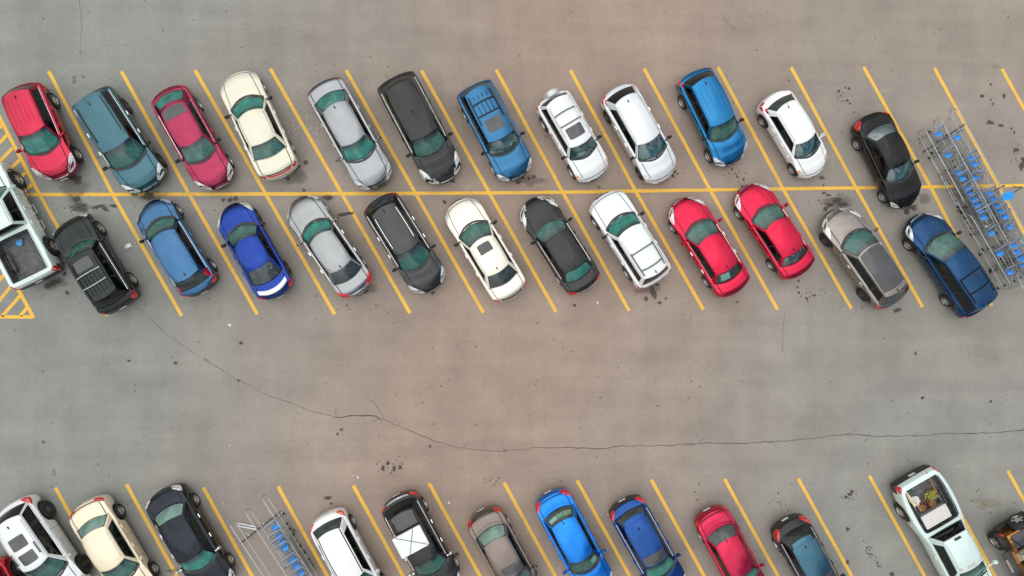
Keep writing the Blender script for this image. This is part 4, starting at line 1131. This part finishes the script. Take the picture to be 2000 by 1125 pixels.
C['c4'] = car('hatchback', 'white hatchback with black rear glass and dark roof edges, lower row', 'hatchback', (735, 1190), (635, 1002), 1.78, 'hatch', '#E9EAE9', metal=.05, rg=RWG, tl=(.80, .05, .2), tltop=.9, tlm=M['redor'], rim=(5, 'rim'), ant=None, chrome=False, band=True, rws=.97, rwv=(.02, .98), swv=(.10, .98), frr=.885, frb=.955)
C['c5'] = car('sport_utility', 'black utility vehicle carrying a white box tied to its roof', 'suv', (877, 1158), (775, 966), 1.82, 'cuv', '#1A1B1C', metal=.1, H=1.66, rails='body', railr=(.10, .80), rg=RWB, tl=(.80, .05, .28), rim=(6, 'rim'), chromeh=True, rstrip=1, ant='fin', antp=(.66, .3), roofpanel=[(.01, .30, .84)], panelm=mat('black glass roof', (.03, .031, .033), .15, 0, .5), mirror=M['chrome'], frr=.905, frb=.97)
C['c6'] = car('sedan', 'taupe sedan with mint rear glass and a dark sunroof, lower row', 'sedan', (1042, 1187), (939, 996), 1.78, 'sedan', '#8C7E76', metal=.45, rg=RWL, ws=WSB, sunroof=[(.70, .93, .62)], tl=(.70, .04, .2), ant=None, chrome=False, rstrip=3, rim=(7, 'rim'), tltop=.7, fc=.25, frf=.395, frr=.758, frb=.873)
C['c7'] = car('sedan', 'bright azure blue sedan with papers behind its rear glass, lower row', 'sedan', (1175, 1159), (1070, 961), 1.80, 'sedan', '#0490FF', metal=.3, rg=glass('clear rear glass', (.62, .80, .76), .12, (.12, .22, .2), .94), ws=glass('clear windscreen glass', (.62, .84, .78), .2, (.1, .26, .22), .945), tl=(.66, .07, .16), ant='rod', antp=(.04, 0), chrome='body', rim=(7, 'rim'), fc=.25, frf=.40, frr=.775, frb=.885)
C['c8'] = car('crossover', 'blue crossover with a wide black rear bumper and grey glass roof front, lower row', 'suv', (1317, 1160), (1214, 976), 1.80, 'cuv', '#0D4F9E', metal=.5, rg=RWG, tl=(.76, .07, .2), tltop=.9, roofpanel=[(.76, .985, .86)], panelm=M['sun'], ant='fin', antp=(.18, 0), chrome=True, clad=.35, rbump=.05, mirror='body', rspoiler=True, frr=.865, frb=.945)
C['c9'] = car('hatchback', 'rose red hatchback with dark rear glass, lower row', 'hatchback', (1481, 1182), (1380, 995), 1.74, 'sedan', '#E01C50', metal=.25, rg=RWG, ws=WS, tl=(.88, .02, .3), rstrip=None, ant='rod', antp=(.02, 0), chrome=False, H=1.48, gutter=True, fc=.25, frf=.40, frr=.755, frb=.865)
C['c10'] = car('crossover', 'black crossover with a teal blue roof and bright red tail lights, lower row', 'suv', (1634, 1200), (1531, 1013), 1.80, 'cuv', '#262A2D', metal=.3, roofm='#42748A', rg=RWB, tl=(.74, .08, .24), tltop=.9, roofpanel=[(.80, .985, .86)], panelm=M['sun'], ant='fin', antp=(.10, 0), chrome=True, clad=.4, rbump=.1, mirror='black', rspoiler=True, rstrip=3, tlm=M['red'], frr=.845, frb=.95)
C['c11'] = car('pickup_truck', 'mint white dual wheel pickup with a loaded bed and flared rear fenders', 'pickup', (1915, 1187), (1775, 925), 1.90, 'pickup', '#D6E8E4', metal=.1, bed=(.655, .972, .80), fender=.16, rim=(6, 'rim'), rw=.40, rwf=.80, frr=.61, frb=.64, frf=.375, fc=.245, bcr=.04, wr=.64, rg=RWB, rws=.93, tl=(.92, .03, .4), tltop=.9, rbump=.30, H=1.86, ant=None, bedrail=True, chrome='body', win=[(.12, .90)], sg=SWC, bigmirror=.18, mirror='body', handles=(.47,), bedz=.80)
#@@EXTRAS@@
# ------------------------------------------------------------------ pieces that belong to single vehicles
def sub(info, name, mb, m, **k): return mb.build(name, m, info['root'], **k)
def world_thing(info, name, mb, m, label, cat, group=None, **k):
    o = mb.build(name, m, None, **k); o.matrix_world = info['W2M']
    return tag(o, label, cat, group)
# spare wheel on the little white utility vehicle
i = C['a8']
sp_ = link('spare_wheel', None, i['root']); sp_.location = (-i['L'] / 2 - .02, .10, .86); sp_.rotation_euler = (0, 0, R(90))
MB().lathe([(0, .13), (.20, .135), (.31, .11), (.345, .05), (.35, -.05), (.33, -.12), (0, -.12)], 28).build('wheel_cover', mat('silver spare wheel cover', (.62, .63, .64), .3, .4), sp_)
# steps of the white crew cab pickup
i = C['b1']
for sg in (1, -1):
    for x0 in (1.02, .28, -.42):
        y = sg * (i['W'] / 2 + .015)
        MB().tube([(x0 + .2, sg * (i['W'] / 2 - .20), .42), (x0 + .17, y, .40), (x0 - .17, y, .40), (x0 - .2, sg * (i['W'] / 2 - .20), .42)], .024, 6).build('side_step', M['chrome'], i['root'])
# roof marker lights of the dual wheel pickup, its hitch plate
i = C['c11']
for s_ in (-.80, -.24, 0, .24, .80):
    q = i['roof'](.90, s_)
    MB().box(q + Vector((0, 0, .02)), (.13, .10, .06), bev=.03).build('marker_light', mat('pale marker lens', (.58, .55, .46), .25), i['root'])
q = i['roof'](.06, 0); MB().box(q + Vector((.0, 0, .02)), (.09, .30, .05), bev=.015).build('brake_light', M['black'], i['root'])
# inner rear wheels of the dual axle
for sg in (1, -1):
    add_wheel(i['root'], i['xw'][1], sg * (i['W'] / 2 - .34), i['rw'], sg, (6, 'rimdark'))
# white box on the black utility vehicle
i = C['c5']
ctr = G(803, 1056, 1.80); loc = i['W2M'].inverted() @ ctr
hz = i['roof'](.5, 0).z
bx = thing('roof_box', 'white lidded box lashed with dark cords to the roof of the black utility vehicle', 'box', i['W2M'] @ Vector((loc.x, loc.y, hz)), i['root'].rotation_euler.z)
wm = mat('white foam plastic', (.80, .82, .82), .5, var=.05)
MB().box((0, 0, .14), (.82, 1.16, .26), bev=.05).build('tray', wm, bx)
MB().box((0, 0, .285), (.88, 1.22, .06), bev=.025).build('lid', wm, bx)
for a, b in (((-.43, -.45), (.50, .62)), ((-.43, .30), (.52, -.28))):
    MB().tube([(a[0] - .05, a[1], .0), (a[0] - .012, a[1], .29), (a[0] + .03, a[1] * .97, .325), (b[0] - .08, b[1] * .95, .325), (b[0] - .05, b[1], .29), (b[0] + .1, b[1] * 1.05, .01)], .011, 5).build('cord', mat('dark cord', (.05, .055, .055), .8), bx)
# papers behind glass
def sheet(fn, s0, s1, v0, v1, off):
    return MB().grid([[fn(s_, v_, off) for s_ in lin_(s0, s1, 6)] for v_ in lin_(v0, v1, 5)]).grid([[fn(s_, v_, off - .006) for s_ in lin_(s0, s1, 6)] for v_ in lin_(v0, v1, 5)])
pm = mat('white paper', (.82, .86, .84), .7, var=.06)
world_thing(C['b10'], 'paper_sheet', sheet(C['b10']['Rq'], .02, .66, .26, .84, -.03), pm, 'white paper sheet lying behind the rear glass of a red sedan', 'paper')
c7 = C['c7']
world_thing(c7, 'paper_sheet', sheet(c7['Rq'], -.80, -.22, .40, .68, -.03), pm, 'white card at the left behind the rear glass of the azure blue sedan', 'paper')
world_thing(c7, 'paper_sheet', sheet(c7['Rq'], -.18, .22, .38, .66, -.03), mat('printed green card', (.30, .62, .45), .7, var=.5, nscale=14), 'green printed card in the middle behind the rear glass of the azure blue sedan', 'paper')
world_thing(c7, 'folded_towel', sheet(c7['Rq'], .26, .80, .36, .66, -.035), mat('yellow cloth', (.70, .62, .36), .9), 'pale yellow cloth at the right behind the rear glass of the azure blue sedan', 'cloth')
world_thing(c7, 'paper_sheet', sheet(c7['Fq'], .40, .80, .22, .62, -.03), pm, 'white paper behind the windscreen of the azure blue sedan', 'paper')
a4 = C['a4']
for k in range(9):
    s0 = rnd.uniform(-.8, .65); v0 = rnd.uniform(.12, .5)
# ------------------------------------------------------------------ cargo of the mint white pickup
i = C['c11']; W2M = i['W2M']; IM = W2M.inverted(); rz = i['root'].rotation_euler.z
def inbed(px, py, z): return IM @ G(px, py, z)
bz = .83
q = inbed(1828, 1008, 1.22)
tch = thing('tool_chest', 'grey tool chest with a pale lid across the front of the pickup bed', 'tool chest', W2M @ Vector((q.x, q.y, bz)), rz)
MB().box((0, 0, .19), (.58, 1.18, .36), bev=.03).build('chest_body', mat('grey steel chest', (.20, .21, .21), .45, .4), tch)
MB().box((.02, 0, .395), (.60, 1.22, .05), bev=.02).build('lid', mat('pale beige lid', (.66, .63, .60), .5, var=.05), tch)
def free(name, mb, m, loc, label, cat, rzz=rz, **k):
    o = mb.build(name, m, None, **k); o.location = loc; o.rotation_euler = (0, 0, rzz)
    return tag(o, label, cat)
qa, qb = inbed(1763, 956, 1.12), inbed(1797, 999, 1.0)
d = (qb - qa)
pl = MB().box((0, 0, 0), (d.length, .15, .04), rot=d.to_track_quat('X', 'Z').to_matrix(), bev=.008)
free('wooden_plank', pl, mat('pale pine plank', (.70, .58, .40), .7, nscale=6), W2M @ ((qa + qb) / 2), 'pale wooden plank leaning along the side of the pickup bed', 'plank')
def crumple(r, n=3, amp=.45, flat=.6):
    bm = bmesh.new(); bmesh.ops.create_icosphere(bm, subdivisions=n, radius=r)
    ph = rnd.uniform(0, 50)
    for v in bm.verts:
        k = mnoise.noise(v.co / r * 2.1 + Vector((ph, 0, 0))) + .5 * mnoise.noise(v.co / r * 5 + Vector((0, ph, 0)))
        v.co *= 1 + amp * k; v.co.z *= flat
    mb = MB(); mb.v = [tuple(v.co) for v in bm.verts]; mb.f = [tuple(x.index for x in f.verts) for f in bm.faces]; mb.mi = [0] * len(mb.f)
    bm.free(); return mb
def leaves(n, rx, ry, rz_, ls, curl=.3):
    mb = MB()
    for _ in range(n):
        cl_ = lambda q: max(-1.4, min(1.4, rnd.gauss(0, 1)))
        c = Vector((cl_(0) * rx, cl_(0) * ry, abs(cl_(0)) * rz_))
        a = rnd.uniform(0, 6.28); e = rnd.uniform(-.4, 1.0); l = ls * rnd.uniform(.6, 1.3); w = l * .3
        d = Vector((math.cos(a) * math.cos(e), math.sin(a) * math.cos(e), math.sin(e))); n_ = Vector((-math.sin(a), math.cos(a), 0))
        mb.grid([[c, c, c], [c + d * l * .5 - n_ * w, c + d * l * .5 + Vector((0, 0, .02)), c + d * l * .5 + n_ * w], [c + d * l, c + d * l - Vector((0, 0, curl * l * .3)), c + d * l]])
    return mb
def bpos(px, py, z): return W2M @ Vector((*inbed(px, py, z).xy, bz))
free('flower_bunch', leaves(150, .10, .13, .16, .13), mat('yellow green leaves', (.34, .31, .06), .7, var=.6, nscale=9), bpos(1821, 968, 1.05), 'bunch of yellow green flowers lying in the pickup bed beside the tool chest', 'plant')
free('greenery', leaves(60, .06, .09, .12, .10), mat('dark green leaves', (.03, .11, .06), .7, var=.5), bpos(1776, 958, 1.0), 'dark green plant in the rear corner of the pickup bed', 'plant')
free('white_flower', leaves(16, .05, .08, .20, .07), mat('white petals', (.75, .80, .77), .6), bpos(1775, 955, 1.05), 'few white blossoms above the dark green plant in the pickup bed', 'flower')
free('plastic_sheet', crumple(.22, 3, .45, .7), mat('white plastic film', (.72, .72, .68), .35, var=.2), bpos(1791, 981, 1.0), 'crumpled white plastic wrap between the plank and the yellow flowers', 'plastic wrap', angle=15)
free('plastic_bag', crumple(.12, 3, .6, .8), mat('white plastic film', (.72, .72, .68), .35), bpos(1834, 969, 1.0), 'small white crumpled bag at the far side of the yellow flowers', 'bag', angle=15)
free('brown_debris', leaves(70, .16, .20, .05, .10), mat('dry brown leaves', (.20, .10, .04), .8, var=.6, nscale=9), bpos(1808, 985, .95), 'pile of dry brown plant debris spread before the tool chest in the pickup bed', 'debris')
pot = [(0, 0), (.10, 0), (.135, .20), (.15, .20), (.15, .24), (.125, .24), (.11, .18), (0, .17)]
potm = mat('brown plant pot', (.26, .12, .045), .8)
free('flower_pot', MB().lathe(pot, 18, 'z'), potm, bpos(1800, 992, 1.0), 'brown pot near the plank against the tool chest', 'pot')
free('flower_pot', MB().lathe(pot, 18, 'z'), potm, bpos(1820, 983, 1.0), 'brown pot under the yellow green flowers', 'pot')
qa, qb = inbed(1809, 921, 1.15), inbed(1830, 962, 1.02)
free('garden_stick', MB().tube([qa - (qa + qb) / 2, qb - (qa + qb) / 2], .018, 6), mat('orange brown stick', (.45, .20, .07), .6), W2M @ ((qa + qb) / 2), 'thin orange brown stick lying along the right side of the pickup bed', 'stick')
i = C['b1']
o = crumple(.13, 3, .5, .5).build('blue_bag', mat('blue printed plastic', (.08, .30, .62), .4, var=.5)); o.location = G(38, 474, .80); tag(o, 'small blue bag left in the empty ribbed bed of the white pickup', 'bag')

# ------------------------------------------------------------------ orange tan open off-road vehicle at the right edge
a, b = G(2060, 1182, .6), G(1971, 1017, .6)
jc = (a + b) / 2; jc.z = 0; jd = a - b; JL = jd.length
jp = thing('off_road_vehicle', 'tan open off-road vehicle with big black tyres and a spare wheel, right edge', 'jeep', jc, math.atan2(jd.y, jd.x), 'vehicles parked in the angled bays')
tanp = paint('#D99048', .25)
x0 = -JL / 2
for x in (x0 + .62, x0 + .62 + 2.4):
    for sg in (1, -1):
        add_wheel(jp, x, sg * .78, .41, sg, (5, 'rim'), widen=1.05)
MB().box((x0 + 1.9, 0, .55), (JL - .7, .9, .3), bev=.05).build('chassis', M['under'], jp)
# tub with raised rim and cut-down door sides
def tub():
    m = MB()
    xs = [x0 + .18, x0 + .25, x0 + .75, x0 + .95, x0 + 1.05, x0 + 1.65, x0 + 1.75, x0 + 2.2]
    top = [1.14, 1.16, 1.16, 1.12, .86, .86, 1.12, 1.16]
    for sg in (1, -1):
        m.grid([[(x, sg * .62, .62) for x in xs], [(x, sg * .70, .80) for x in xs], [(x, sg * .70, t) for x, t in zip(xs, top)], [(x, sg * .58, t + .01) for x, t in zip(xs, top)], [(x, sg * .57, .66) for x in xs]])
    for x in (x0 + .17, x0 + 2.2):
        m.grid([[(x, y, .62) for y in (-.7, -.3, .3, .7)], [(x - .01, y, 1.15) for y in (-.7, -.3, .3, .7)], [(x + .10, y, 1.16) for y in (-.6, -.3, .3, .6)], [(x + .11, y, .66) for y in (-.6, -.3, .3, .6)]])
    m.grid([[(x, y, .67) for y in (-.6, 0, .6)] for x in (x0 + .2, x0 + 2.2)])
    return m
tub().build('tub', tanp, jp)
MB().grid([[(x0 + .24 + .6 * u, y, 1.175 + .05 * (1 - (y / .6) ** 2) * (1 - (2 * u - 1) ** 2)) for y in lin_(-.6, .6, 9)] for u in lin_(0, 1, 7)]).build('tonneau_cover', mat('dark vinyl cover', (.05, .055, .06), .35, 0, .3), jp)
MB().box((x0 + 2.95, 0, .98), (1.35, 1.05, .34), bev=.09).build('hood', tanp, jp)
MB().box((x0 + 2.22, 0, 1.38), (.05, 1.28, .46), rot=Matrix.Rotation(R(-14), 3, 'Y'), bev=.02).build('windshield_frame', M['black'], jp)
for sg in (1, -1):
    for x in (x0 + .62, x0 + 3.02):
        MB().grid([[(x + .52 * math.cos(t), sg * y, .46 + .46 * math.sin(t)) for y in (.62, .66, .90, .93)] for t in lin_(.35, math.pi - .35, 9)]).build('fender', M['black'], jp)
    MB().box((x0 + 1.82, sg * .88, .47), (1.2, .15, .07), bev=.02).build('side_step', M['steel'], jp)
    MB().box((x0 + 1.80, sg * .885, .512), (.62, .11, .02), bev=.006).build('step_pad', M['rail'], jp)
    MB().tube([(x0 + .30, sg * .6, 1.12), (x0 + .55, sg * .58, 1.72), (x0 + 1.75, sg * .58, 1.74), (x0 + 2.2, sg * .6, 1.5)], .03, 8).build('roll_bar', M['black'], jp)
    MB().box((x0 + .10, sg * .80, .98), (.08, .11, .20), bev=.02).build('tail_light', M['red'], jp)
    for yk in (sg * .32,):
        s_ = link('seat', SEATT, jp); s_.location = (x0 + 1.2, yk, .62)
MB().tube([(x0 + .95, -.58, 1.73), (x0 + .95, .58, 1.73)], .03, 8).build('roll_bar', M['black'], jp)
MB().box((x0 + .02, 0, .60), (.16, 1.5, .20), bev=.03).build('rear_bumper', M['black'], jp)
swl = link('spare_wheel', TYRE, jp); swl.location = (x0 - .06, .10, 1.08); swl.scale = (.42, .42, .42); swl.rotation_euler = (0, 0, R(90))
link('rim', rim_mesh(5, 'rim'), swl)
MB().box((x0 + .10, .35, .86), (.16, .30, .14), bev=.03).build('spare_carrier', M['steel'], jp)

# ------------------------------------------------------------------ cart corrals
def vloop(A, B_, z0, z1, r=.020):
    """closed upright hairpin of bent tube between two ground points"""
    a = Vector((A.x, A.y, 0)); b = Vector((B_.x, B_.y, 0)); d = (b - a).normalized(); h = (z1 - z0) / 2; pts = []
    for k in range(9):
        t = math.pi / 2 + math.pi * k / 8
        pts.append(a + d * (h + h * math.cos(t)) + Vector((0, 0, (z0 + z1) / 2 + h * math.sin(t))))
    for k in range(9):
        t = -math.pi / 2 + math.pi * k / 8
        pts.append(b + d * (-h + h * math.cos(t)) + Vector((0, 0, (z0 + z1) / 2 + h * math.sin(t))))
    return MB().tube(pts, r, 7, closed=True)
def corral(label, loops, bases, posts, tops=()):
    c0 = G(*loops[0][0], .9); c0.z = 0
    t = thing('cart_corral', label, 'cart corral', c0, 0, 'cart corrals')
    def loc(m):
        m.v = [(x - c0.x, y - c0.y, z) for x, y, z in m.v]; return m
    for a, b in loops:
        A, B_ = G(*a, .92), G(*b, .92)
        loc(vloop(A, B_, .38, .92)).build('side_rail', M['rail'], t)
        for k in (.13, .87):
            p = A.lerp(B_, k)
            m = MB().tube([(p.x, p.y, .0), (p.x, p.y, .40)], .016, 6)
            m.box((p.x, p.y, .012), (.09, .09, .024))
            loc(m).build('post', M['rail'], t)
    for a, b in bases:
        A, B_ = G(*a, .03), G(*b, .03)
        loc(MB().tube([A, B_], .028, 6)).build('base_bar', M['steel'], t)
    for a, b, z in tops:
        loc(MB().tube([G(*a, z), G(*b, z)], .026, 6)).build('cross_bar', M['rail'], t)
    return t, c0
k1, k1c = corral('steel cart corral of three long tube rails holding two rows of nested carts, right edge',
    [((1806, 252), (1887, 402)), ((1894, 417), (1979, 566)), ((1836, 231), (2022, 571)), ((1868, 209), (2050, 537))],
    [((1803, 297), (1884, 243)), ((1869, 413), (1962, 362)), ((1935, 533), (2030, 478))], (),
    [((1907, 413), (1953, 388), .95)])
# sign board on a leaning arm of the corral
pp = G(1979, 365, .0); hp_ = G(1966, 384, 1.5)
m = MB().tube([(pp.x - k1c.x, pp.y - k1c.y, 0), (pp.x - k1c.x - .3, pp.y - k1c.y - .15, .9), (hp_.x - k1c.x, hp_.y - k1c.y, 1.48)], .024, 6); m.build('sign_post', M['steel'], k1)
bb = MB().box((0, 0, 0), (.44, .36, .05), rot=Euler((R(24), R(-14), R(12))).to_matrix(), bev=.05)
bb.v = [(x + hp_.x - k1c.x + .05, y + hp_.y - k1c.y + .02, z + 1.52) for x, y, z in bb.v]
bb.build('sign_board', mat('bright blue sign', (.02, .34, .85), .4, var=.12), k1)
k2, k2c = corral('steel cart corral with one row of carts beside an empty lane, lower row',
    [((446, 1021), (640, 1318)), ((477, 998), (676, 1302)), ((510, 971), (728, 1312))],
    [((470, 1061), (548, 999)), ((556, 1110), (566, 1103))], ())
gb = MB()
for dy in (0, 5):
    gb.tube([G(464 + dy * .4, 1027 - dy, .05), G(500, 1034 - dy, .07)], .03, 6)
gb.tube([G(464, 1027, .05), G(466, 1022, .05)], .03, 6)
g0 = G(480, 1028); gb.v = [(x - g0.x, y - g0.y, z) for x, y, z in gb.v]
gbo = gb.build('loose_bracket', mat('white painted tube', (.78, .79, .78), .4)); gbo.location = g0; tag(gbo, 'white tube bracket lying across the end of the lower corral', 'bracket')

# ------------------------------------------------------------------ shopping carts
def make_cart():
    t = thing('shopping_cart', 'x', 'shopping cart', group='nested shopping carts')
    top = [(-.42, .27, .98), (.46, .21, .93)]; bot = [(-.28, .21, .56), (.40, .17, .60)]
    def pt(u, s, v):       # u along, s side, v height
        a = Vector(bot[0]).lerp(Vector(bot[1]), u); c = Vector(top[0]).lerp(Vector(top[1]), u)
        q = a.lerp(c, v); return Vector((q.x, q.y * s, q.z))
    m = MB()
    m.tube([pt(0, 1, 1), pt(1, 1, 1), pt(1, -1, 1), pt(0, -1, 1)], .011, 5, closed=True)
    m.tube([pt(0, 1, 0), pt(1, 1, 0), pt(1, -1, 0), pt(0, -1, 0)], .009, 5, closed=True)
    for sg in (1, -1):
        for u in lin_(.08, .92, 7): m.tube([pt(u, sg, 0), pt(u, sg, 1)], .0062, 3, caps=False)
        for v in (.33, .66): m.tube([pt(0, sg, v), pt(1, sg, v)], .0062, 3, caps=False)
    for s_ in lin_(-.8, .8, 5):
        m.tube([pt(1, s_, 0), pt(1, s_, 1)], .0062, 3, caps=False); m.tube([pt(0, s_, 0), pt(1, s_, 0)], .0062, 3, caps=False)
    for u in lin_(.15, .85, 4): m.tube([pt(u, -1, 0), pt(u, 1, 0)], .0062, 3, caps=False)
    m.build('basket', M['wire'], t)
    h = MB().tube([(-.50, y, 1.04) for y in (-.26, 0, .26)], .019, 8); h.build('handle', M['blue'], t)
    h = MB()
    for sg in (1, -1): h.tube([(-.50, sg * .265, 1.04), (-.44, sg * .275, 1.02), (-.36, sg * .265, .97)], .012, 6)
    h.tube([(-.515, -.26, 1.058), (-.515, .26, 1.058)], .015, 5); h.build('handle_bracket', M['rail'], t)
    MB().box((-.24, 0, .86), (.03, .28, .22), rot=Matrix.Rotation(R(62), 3, 'Y'), bev=.012).build('child_seat', M['blue'], t)
    f = MB()
    for sg in (1, -1):
        f.tube([(-.44, sg * .25, 1.0), (-.40, sg * .24, .55), (-.40, sg * .25, .16), (.44, sg * .17, .16), (.42, sg * .16, .30)], .013, 5)
        f.tube([(-.28, sg * .21, .56), (.40, sg * .17, .60)], .012, 5)
    f.tube([(-.40, -.25, .16), (-.40, .25, .16)], .013, 5); f.tube([(.44, -.17, .16), (.44, .17, .16)], .013, 5); f.build('frame', M['wire'], t)
    cw = MB().lathe([(0, -.018), (.055, -.018), (.062, -.008), (.062, .008), (.055, .018), (0, .018)], 12).mesh('wheel', M['tyre'])
    for x, y in ((-.40, .25), (-.40, -.25), (.42, .17), (.42, -.17)):
        w = link('wheel', cw, t); w.location = (x, y, .063)
    for sg in (1, -1):
        MB().box((-.43, sg * .27, .99), (.07, .035, .06), bev=.012).build('corner_guard', M['blue'], t)
    return t
cart0 = make_cart(); used = [False]
def place_cart(px, py, ang, label, turn=0.):
    p = G(px, py, 1.04)
    d = Vector((math.sin(R(ang)), -math.cos(R(ang)), 0))
    if not used[0]: t = cart0; used[0] = True
    else:
        t = cart0.copy(); COL.objects.link(t)
        for ch in cart0.children:
            c = ch.copy(); COL.objects.link(c); c.parent = t
    th = math.atan2(d.y, d.x) + R(turn)
    t.rotation_euler = (0, 0, th)
    t.location = Vector((p.x, p.y, 0)) + Vector((math.cos(th), math.sin(th), 0)) * .5
    t['label'] = label
ORD = ['first', 'second', 'third', 'fourth', 'fifth', 'sixth', 'seventh', 'eighth', 'ninth', 'tenth', 'eleventh', 'twelfth', 'thirteenth', 'fourteenth', 'fifteenth', 'sixteenth']
rowA = [(1833, 250, 5), (1852, 291, 0), (1873, 326, 1), (1880.5, 337, -2), (1890.5, 356, 1), (1896.5, 367, 0), (1903.5, 379, 0), (1909, 390, 1), (1915.5, 401, 0), (1922, 413, -2), (1936, 445, 4), (1953, 485, 3), (1975, 521, -7)]
rowB = [(1869, 257, 4), (1897.5, 297, -1), (1904, 309, 2), (1912, 334, -24), (1934, 367, 0), (1941, 378, 2), (1949, 391, -3), (1956, 402, 0), (1963, 413, 6), (1970, 434, 12), (1981, 470, 1), (1988, 482, -2), (1996, 495, 1), (2003, 508, 0)]
for k, (x, y, tn) in enumerate(rowA):
    place_cart(x, y, 28.5, '%s cart from the top in the left row of the corral at the right edge' % ORD[k], tn)
for k, (x, y, tn) in enumerate(rowB):
    place_cart(x, y, 28.5, '%s cart from the top in the right row of the corral at the right edge' % ORD[k], tn)
rowC = [(528, 1022, 4), (535, 1041, 0), (541, 1052, 1), (548, 1063, -1), (562, 1087, 3), (570, 1099, 0), (579, 1113, -2), (586, 1126, 1)]
for k, (x, y, tn) in enumerate(rowC):
    place_cart(x, y, 32.5, '%s cart from the top in the row of the lower corral' % ORD[k], tn)

# ------------------------------------------------------------------ litter
lm_ = mat('white litter plastic', (.80, .81, .79), .5, var=.12)
o = crumple(.13, 3, .9, .35).build('plastic_litter', lm_, angle=15); o.location = G(250, 481, .04); o.scale = (1.0, .55, 1); o.rotation_euler = (0, 0, R(40)); tag(o, 'crumpled clear plastic on the asphalt beside the boxy black utility vehicle', 'litter')
for x, y, w, l in ((449, 635, .12, 'white paper scrap on the driving lane below the royal blue coupe'), (699, 932, .09, 'white scrap on the lane above the white hatchback of the lower row'), (877, 982, .10, 'white scrap beside the bay line right of the white roof box'), (1188, 1004, .09, 'white scrap between the azure blue sedan and the blue crossover'), (1167, 591, .10, 'white scrap beside the trunk of the black sedan in the middle row'), (449, 870, .06, 'tiny white scrap alone on the open lane at left'), (1926, 442, .12, 'white scrap lying among the carts of the right corral')):
    z = .05 if x != 1926 else .62
    m = MB(); n = 5
    m.grid([[(w * (-.5 + u / (n - 1)), w * .6 * (-.5 + v / (n - 1)), .012 + .02 * rnd.random()) for v in range(n)] for u in range(n)])
    m.grid([[(w * (-.5 + u / (n - 1)), w * .6 * (-.5 + v / (n - 1)), .008) for v in range(n)] for u in range(n)])
    o = m.build('paper_litter', lm_); o.location = G(x, y, 0 if z < .1 else z); o.rotation_euler = (0, 0, rnd.uniform(0, 3)); tag(o, l, 'litter', 'scraps of white litter')
